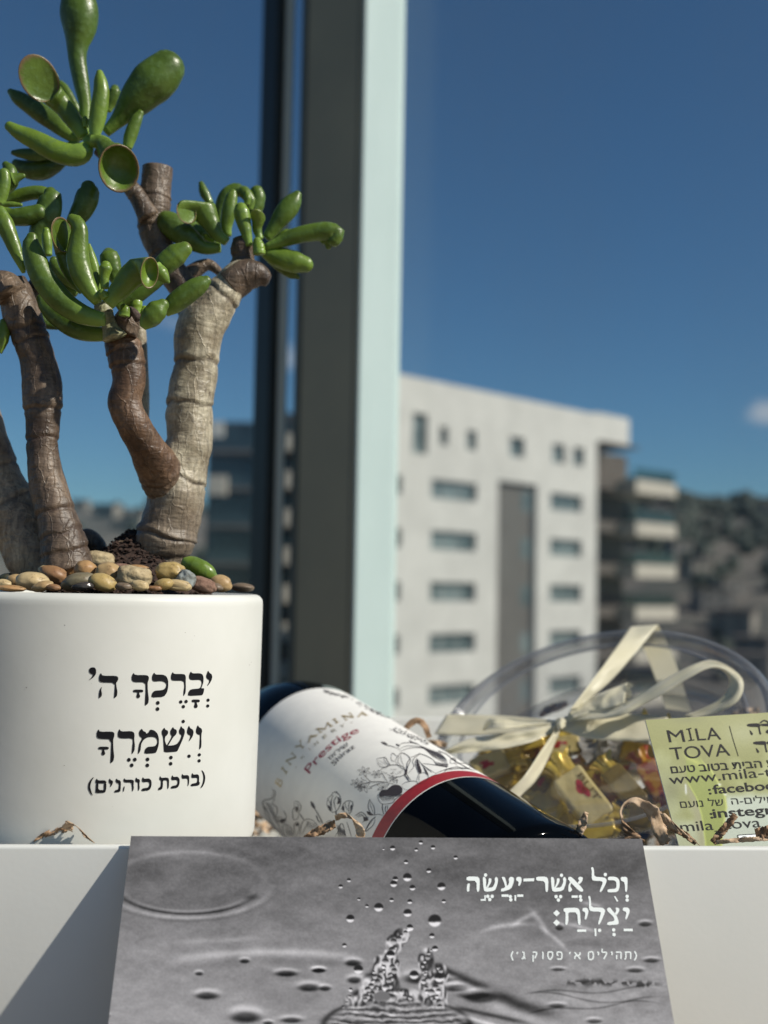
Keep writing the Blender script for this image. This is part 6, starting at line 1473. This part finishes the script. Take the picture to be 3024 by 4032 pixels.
for a in (
 (945, 700, 520, 300, -58, -.013, M_cream, M_gold, 'big cream wrapped sweet with red print at the front centre of the tub', (1, 1), 2),
 (1330, 600, 420, 210, -56, -.012, M_dgold, M_gold, 'dark gold wrapped sweet with a bright edge right of the cream one', (1, 0), False),
 (1215, 740, 430, 130, -58, -.018, M_stripe, M_stripe, 'orange and red striped sweet squeezed between the two front ones', (1, 1), False),
 (1600, 520, 330, 200, -62, -.014, M_stripe, M_stripe, 'orange striped sweet half hidden behind the green card', (1, 1), False),
 (70, 400, 330, 210, 20, -.013, M_cream, M_gold, 'cream sweet with red print at the left end of the tub', (0, 1), True),
 (760, 215, 300, 170, 6, -.014, M_cream, M_clearw, 'cream sweet with red print just under the ribbon knot', (0, 1), True),
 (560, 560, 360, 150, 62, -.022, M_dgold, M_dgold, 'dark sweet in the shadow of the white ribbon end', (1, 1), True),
 (600, 800, 330, 200, -40, -.020, M_gold, M_gold, 'gold sweet low at the left behind the bottle end', (1, 1), False),
 (1240, 215, 300, 210, 10, -.016, M_clearw, M_clearw, 'grey cellophane sweet under the right ribbon band', (1, 1), False),
 (1480, 290, 360, 190, -20, -.018, M_dgold, M_clearw, 'brownish sweet beneath the grey cellophane one', (1, 1), False),
 (1010, 330, 280, 160, 40, -.020, M_stripe, M_gold, 'crumpled red and gold sweet in the middle of the tub', (1, 1), False),
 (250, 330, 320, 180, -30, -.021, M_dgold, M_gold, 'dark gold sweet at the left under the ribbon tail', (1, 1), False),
 (420, 180, 300, 170, 14, -.017, M_gold, M_gold, 'gold sweet half covered by the left ribbon tail', (1, 1), False),
 (870, 60, 300, 160, -8, -.020, M_gold, M_gold, 'gold sweet peeping above the ribbon knot', (0, 1), False),
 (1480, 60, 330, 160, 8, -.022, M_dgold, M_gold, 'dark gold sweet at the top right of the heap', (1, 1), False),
 (760, 450, 280, 160, -20, -.026, M_gold, M_gold, 'gold sweet wedged deep behind the cream printed one', (1, 1), False),
 (1050, 1000, 360, 200, 10, -.020, M_gold, M_dgold, 'gold sweet lowest in the tub by its front rim', (1, 1), False),
 (1560, 900, 360, 220, -20, -.020, M_dgold, M_gold, 'dark gold sweet low beside the green card', (1, 1), False),
 (340, 480, 330, 190, 34, -.024, M_gold, M_dgold, 'gold sweet behind the end of the white ribbon strip', (1, 1), False),
 (640, 340, 300, 180, -24, -.025, M_stripe, M_gold, 'reddish striped sweet deep below the ribbon knot', (1, 1), False),
 (880, 520, 300, 170, -62, -.027, M_dgold, M_gold, 'brown gold sweet standing upright behind the printed one', (1, 1), False),
 (1130, 480, 330, 190, 30, -.025, M_gold, M_clearw, 'gold sweet with a clear twist above the striped sweet', (1, 1), False),
 (1400, 430, 330, 190, 18, -.024, M_cream, M_gold, 'cream sweet with red print above the bright edged dark one', (1, 1), True),
 (1250, 930, 340, 200, -36, -.024, M_dgold, M_dgold, 'dark brown sweet low under the striped one', (1, 1), False),
 (860, 930, 330, 200, 26, -.025, M_dgold, M_gold, 'brown sweet low at the left of the front rim', (1, 1), False),
 (1480, 760, 330, 190, 40, -.023, M_gold, M_stripe, 'gold sweet with orange twists beside the green card', (1, 1), False),
 (680, 660, 320, 180, -70, -.026, M_gold, M_gold, 'upright gold sweet between the bottle and the printed one', (1, 1), False),
 (1130, 150, 300, 170, 24, -.024, M_gold, M_gold, 'bright gold sweet just right of the ribbon knot', (1, 1), False),
 (290, 220, 300, 170, 16, -.024, M_dgold, M_dgold, 'dark sweet under the far left ribbon tail', (1, 1), False),
 (980, 210, 290, 170, -34, -.022, M_cream, M_gold, 'cream sweet with red print in the middle under the knot', (1, 1), True),
 (1330, 90, 300, 170, 34, -.026, M_stripe, M_gold, 'orange red sweet at the top of the heap under the loop', (1, 1), False),
 (130, 560, 320, 190, 48, -.022, M_gold, M_gold, 'gold sweet lowest at the left behind the bottle label', (1, 1), False)):
    candy(*a[:9], tw=a[9], printed=a[10], seed=R_.uniform(0, 50))

# ================================================================== business card of the sweet maker
G1, G2 = UP(2541, 2835, 0.462), UP(2660, 3340, 0.442)
gd = (G2 - G1)
best = (0, .484)
GXv = (UP(3060, 2803.5, best[1]) - G1).normalized(); GDv = gd.normalized(); GDv = (GDv - GXv * GDv.dot(GXv)).normalized()
GW, GH = .092, gd.length * 1.06
GNv = GXv.cross(GDv).normalized()
if GNv.dot(CAM - G1) < 0: GNv = -GNv
def hit_bc(u, v, off=.00016):
    d = ray(u, v); t = (G1 + GNv * off - CAM).dot(GNv) / d.dot(GNv); return CAM + d * t
bc = empty('business_card', G1 + GDv * GH, 'green leaf printed business card leaning on the sweets box', 'card')
P4 = [G1, G1 + GXv * GW, G1 + GXv * GW + GDv * GH, G1 + GDv * GH]
b = MB(); b.add([p - GNv * .00005 for p in P4] + [p - GNv * .0005 for p in P4], [(0, 1, 2, 3), (7, 6, 5, 4), (0, 4, 5, 1), (1, 5, 6, 2), (2, 6, 7, 3), (3, 7, 4, 0)]); b.build('card_stock', M_cardb, bc)
CG = Crop(2500, 2800, 3.166)
def leaf_print(U, V):
    x = (U - 2500) * 3.166; y = (V - 2800) * 3.166
    base = np.array([142, 146, 68.]) ; c = np.ones(U.shape + (3,)) * base
    def blend(cl, m): nonlocal c; c = c * (1 - m[..., None]) + np.array(cl, float) * m[..., None]
    f = fbm(x / 420, y / 420, 3, 61)
    blend((176,182,120), sst(.45, .7, f)); blend((172,178,138), sst(420, 900, y) * sst(900, 300, x) * .7); blend((168,172,118), np.exp(-((x - 1350) / 300) ** 2 - ((y - 280) / 170) ** 2) * .9)
    blend((120,126,60), np.exp(-((x - 650) / 180) ** 2 - ((y - 90) / 60) ** 2) * .7); blend((115,118,72), np.exp(-((x - 450) / 120) ** 2 - ((y - 1000) / 160) ** 2) * .6)
    blend((205,216,200), sst(950, 1120, y) * sst(1090, 1180, x + .15 * (y - 1000)) * .95); blend((150,160,70), np.exp(-((x - 1500) / 260) ** 2 - ((y - 860) / 50) ** 2) * .6)
    blend((196,206,190), sst(1280, 1500, y) * .55)
    # the leaf with its bright edges
    xr = np.interp(y, [560, 640, 740, 920, 1050, 1200, 1400, 1620], [800, 850, 950, 1055, 1120, 1140, 1110, 1080]); xl = np.interp(y, [560, 740, 900, 1080, 1300, 1620], [640, 640, 665, 770, 835, 880])
    m = sst(-14, 10, x - xl) * sst(14, -10, x - xr) * sst(540, 640, y); blend((146,160,58), m * .92)
    blend((208,216,110), (np.exp(-((x - xr) / 13) ** 2) * sst(560, 700, y)) * .9); blend((190,204,92), (np.exp(-((x - xl) / 11) ** 2) * sst(820, 960, y)) * .85)
    blend((160,158,120), sst(-160, -40, x - xl) * sst(0, -30, x - xl) * sst(850, 1000, y) * .8)
    blend((232,238,232), np.exp(-((x - 632 - .04 * (y - 900)) / 11) ** 2) * sst(890, 930, y) * sst(1060, 1010, y)); blend((235,240,228), np.exp(-(((x - 1055) / 22) ** 2 + ((y - 915) / 16) ** 2))); blend((235,240,228), np.exp(-(((x - 1128) / 20) ** 2 + ((y - 1040) / 14) ** 2)))
    blend((190,198,90), np.exp(-((y - 600 - .55 * (x - 700)) / 40) ** 2) * sst(560, 680, x) * sst(900, 780, x) * .8)
    c = c + 10 * (vnoise(x / 9, y / 9, 71) - .5)[..., None]
    return lin(c / 255.0 * BCK)
BCK = 0.84
print_grid(G1, GXv, GDv, GW, GH, 220, 180, leaf_print, 'leaf_print', print_mat('leaf_photo_print', 'print', .4, .05, 2500), bc, .00004)
def hb(x, y): return hit_bc(*CG(x, y))
gt = MB(); sl = -.066
def gl(s, x0, x1, y0, up, off=0.0, cap=CAPH, k=sl): put_text(gt, s, (x0, y0), (x1, y0 + k * (x1 - x0)), (-up * .23, -up), hb, off, cap)
gl('M', 428, 630, 388, 150, 0, k=-.03); gl('L', 782, 892, 366, 150, 0, k=-.05); gl('A', 905, 1080, 358, 150, 0, k=-.03); gl('TOVA', 462, 1195, 606, 150, 0, k=-.072)
stroke(gt, [(672,220),(690,290),(705,362)], 20, hb, False); stroke(gt, [(640,226),(672,220),(704,213)], 13, hb, False); stroke(gt, [(668,368),(705,363),(742,357)], 13, hb, False)
stroke(gt, [(1178,185),(1230,370),(1290,562)], 8, hb, False)
gl('םעט', 458, 760, 774, 84, .016, .62, -.072); gl('בוטב', 812, 1172, 752, 88, .016, .62, -.068); gl('תיבה', 1225, 1592, 722, 84, .016, .62, -.06); gl('תמ', 1655, 1860, 694, 84, .016, .62, -.06)
gl('www.mila-tova', 440, 2100, 912, 120, .0, CAPH, -.078)
gl('facebook:'[::1][:8], 985, 1900, 1030, 108, .016, CAPH, -.072); gl(':', 925, 960, 1034, 92, .03, CAPH, 0)
gl('םעונ', 575, 858, 1206, 78, 0, .60, -.06); gl('לש', 928, 1112, 1184, 78, 0, .60, -.05); gl('ה-םילימ', 1212, 1745, 1164, 76, 0, .60, -.05)
gl('instegram', 985, 2050, 1330, 112, .016, CAPH, -.066); gl(':', 945, 982, 1334, 92, .03, CAPH, 0)
gl('mila_tova_b', 580, 1830, 1502, 122, 0, CAPH, -.058)
gt.build('lettering', M_ink, bc)
# big Hebrew name at the right, and a small boxed icon line
hn = MB()
for oy, ox in ((0, 0), (222, 78)):
    fill(hn, [(1398+ox,158+oy),(1545+ox,148+oy),(1565+ox,182+oy),(1548+ox,200+oy),(1400+ox,192+oy)], hb); fill(hn, [(1535+ox,190+oy),(1560+ox,186+oy),(1562+ox,240+oy),(1580+ox,290+oy),(1556+ox,292+oy),(1544+ox,240+oy)], hb)
    fill(hn, [(1430+ox,232+oy),(1450+ox,250+oy),(1475+ox,285+oy),(1462+ox,302+oy),(1442+ox,286+oy)], hb)
stroke(hn, [(1560,150),(1600,120),(1640,124),(1675,150),(1700,150)], 18, hb, False); fill(hn, [(1555,160),(1700,150),(1700,190),(1570,186)], hb); fill(hn, [(1640,232),(1700,226),(1700,290),(1630,270)], hb)
fill(hn, [(1640,380),(1700,372),(1700,410),(1650,412)], hb); fill(hn, [(1665,410),(1690,410),(1692,520),(1672,520)], hb)
hn.build('lettering', M_ink, bc)
ib = MB(); fill(ib, [(1283,1545),(1560,1528),(1570,1600),(1298,1612)], hb, 0); ib.build('icon_box', M_white_ink, bc)
ib = MB(); hb2 = lambda x, y: hit_bc(*CG(x, y), .0003)
for a, c in (((1283,1545),(1560,1528)), ((1283,1545),(1298,1612))): stroke(ib, [a, ((a[0]+c[0])/2, (a[1]+c[1])/2), c], 8, hb2, False)
stroke(ib, [(1335 + 38 * math.cos(t) + 30, 1585 + 20 * math.sin(t)) for t in np.linspace(0, 6.28, 13)], 8, hb2, False, 30); fill(ib, dots([(1365,1585,12)])[0], hb2, 0)
for x in (1430, 1470, 1510, 1535): stroke(ib, [(x, 1566), (x + 14, 1574), (x + 4, 1592)], 8, hb2, False)
ib.build('lettering', M_ink, bc)

# ================================================================== loose strips of crinkled paper
def strip(pts, y0, label, m=M_kraft, rag=.16, crop=None, twist=0.0, n=30):
    """pts: (u, v, half width px, depth offset cm, edge angle deg)"""
    P = []
    for p in pts:
        u, v = (p[0], p[1]) if crop is None else crop(p[0], p[1]); k = 1 if crop is None else crop.k
        P.append((u, v, p[2] / k, p[3] if len(p) > 3 else 0.0, p[4] if len(p) > 4 else None))
    C = catmull([q[:3] for q in P], n); D_ = catmull([(q[3], i, 0) for i, q in enumerate(P)], n)
    ang_given = all(q[4] is not None for q in P)
    if ang_given: AN = catmull([(q[4], i * 10.0, 0) for i, q in enumerate(P)], n)
    V = []
    for i in range(n):
        d = C[min(i + 1, n - 1)] - C[max(i - 1, 0)]; ln = math.hypot(d[0], d[1]) or 1
        if ang_given: a = math.radians(AN[i][0]); nx, ny = math.cos(a), math.sin(a)
        else: nx, ny = -d[1] / ln, d[0] / ln
        for k in range(5):
            s = (k / 2 - 1) * C[i][2] * (1 + (rag * R_.uniform(-1, 1) if k in (0, 4) else 0))
            yy = y0 + D_[i][0] / 100 + (k - 2) * .0006 * math.sin(i * .5 + twist) + .0005 * R_.uniform(-1, 1)
            V.append(UP(C[i][0] + nx * s, C[i][1] + ny * s, yy))
    F = [(i * 5 + k, i * 5 + k + 1, (i + 1) * 5 + k + 1, (i + 1) * 5 + k) for i in range(n - 1) for k in range(4)]
    o = obj('paper_strip', V, F, m)
    so_ = o.modifiers.new('thick', 'SOLIDIFY'); so_.thickness = .00018; so_.offset = 0
    return tag(o, label, 'paper strip', 'loose strips of brown packing paper')
CP = Crop(0, 2150, 1.4426)
strip([(195,1672,12,0,-60),(240,1645,16,.1,-70),(310,1622,20,.2,-80),(385,1612,14,.2,-60)], .4065, 'brown curl of paper in front of the pot, lower left piece', M_kraft_dark, crop=CP)
strip([(380,1612,32,.1,20),(398,1575,26,-.1,30),(430,1590,34,0,40),(470,1625,34,.1,40),(510,1672,34,.1,30)], .4060, 'pale folded paper strip in front of the pot, tent shaped', M_kraft, crop=CP)
strip([(540,1795,14,0,80),(640,1745,42,0,80),(760,1700,52,.1,80),(885,1640,44,.2,80)], .418, 'dark brown paper strip at the lower edge of the bottle label', M_kraft_dark, crop=CW)
strip([(885,1580,30,.3,80),(960,1550,34,.1,70),(1040,1560,42,0,40),(1110,1610,52,-.1,15),(1150,1700,52,-.1,0),(1160,1800,50,0,0)], .416, 'pale torn paper strip bent over in front of the bottle label', M_kraft, crop=CW)
strip([(1560,2930,9),(1598,2868,12),(1640,2836,12),(1672,2858,12),(1690,2905,10)], .56, 'dark brown curl of paper standing behind the bottle', M_kraft_dark)
strip([(1640,2945,8),(1700,2925,12),(1760,2935,10)], .60, 'brown paper strip lying low behind the bottle', M_kraft)
strip([(2262,3312,16),(2284,3270,18),(2296,3235,16),(2309,3198,8)], .440, 'thin upright paper strip at the end of the bottle', M_kraft)
strip([(2452,3230,10,0,40),(2470,3258,22,0,20),(2488,3285,32,0,10),(2500,3315,40,0,0)], .436, 'brown triangular paper scrap by the card corner', M_kraft_dark)
strip([(2452,3228,5),(2446,3195,6),(2462,3166,8),(2495,3152,12),(2540,3172,20),(2572,3200,26),(2588,3245,26),(2606,3290,24),(2625,3320,20)], .431, 'long wavy paper strip arching left of the green card', M_kraft)
strip([(2585,3200,18),(2602,3250,20),(2612,3300,20),(2615,3325,18)], .436, 'shadowed brown strip under the long wavy one', M_kraft_dark)
strip([(2606,3222,20,0,70),(2640,3238,34,0,60),(2672,3262,24,0,50),(2705,3290,18,0,50),(2748,3322,14,0,40)], .427, 'forked pale paper strip across the foot of the green card', M_kraft)
strip([(2640,3262,10),(2690,3282,12),(2720,3305,10),(2740,3322,8)], .429, 'narrow brown strip under the forked pale one', M_kraft_dark)
strip([(2806,3318,14),(2838,3280,15),(2868,3245,15),(2896,3208,12)], .427, 'twig like brown strip slanting across the green card', M_kraft_dark)
strip([(2820,3317,8),(2880,3310,9),(2950,3306,9),(3060,3298,9)], .424, 'flat brown strip lying along the box rim at the right', M_kraft)
strip([(2975,3285,24,0,80),(3010,3280,26,0,80),(3060,3270,28,0,80)], .425, 'square brown paper flap at the right edge by the green card', M_kraft_dark)
strip([(2125,2818,10),(2160,2795,16),(2200,2782,16),(2235,2768,10)], .70, 'dark brown strip behind the clear sweets box', M_kraft_dark)
strip([(2880,2818,10),(2930,2806,16),(2990,2800,14)], .66, 'reddish brown strip behind the right side of the sweets box', M_kraft)
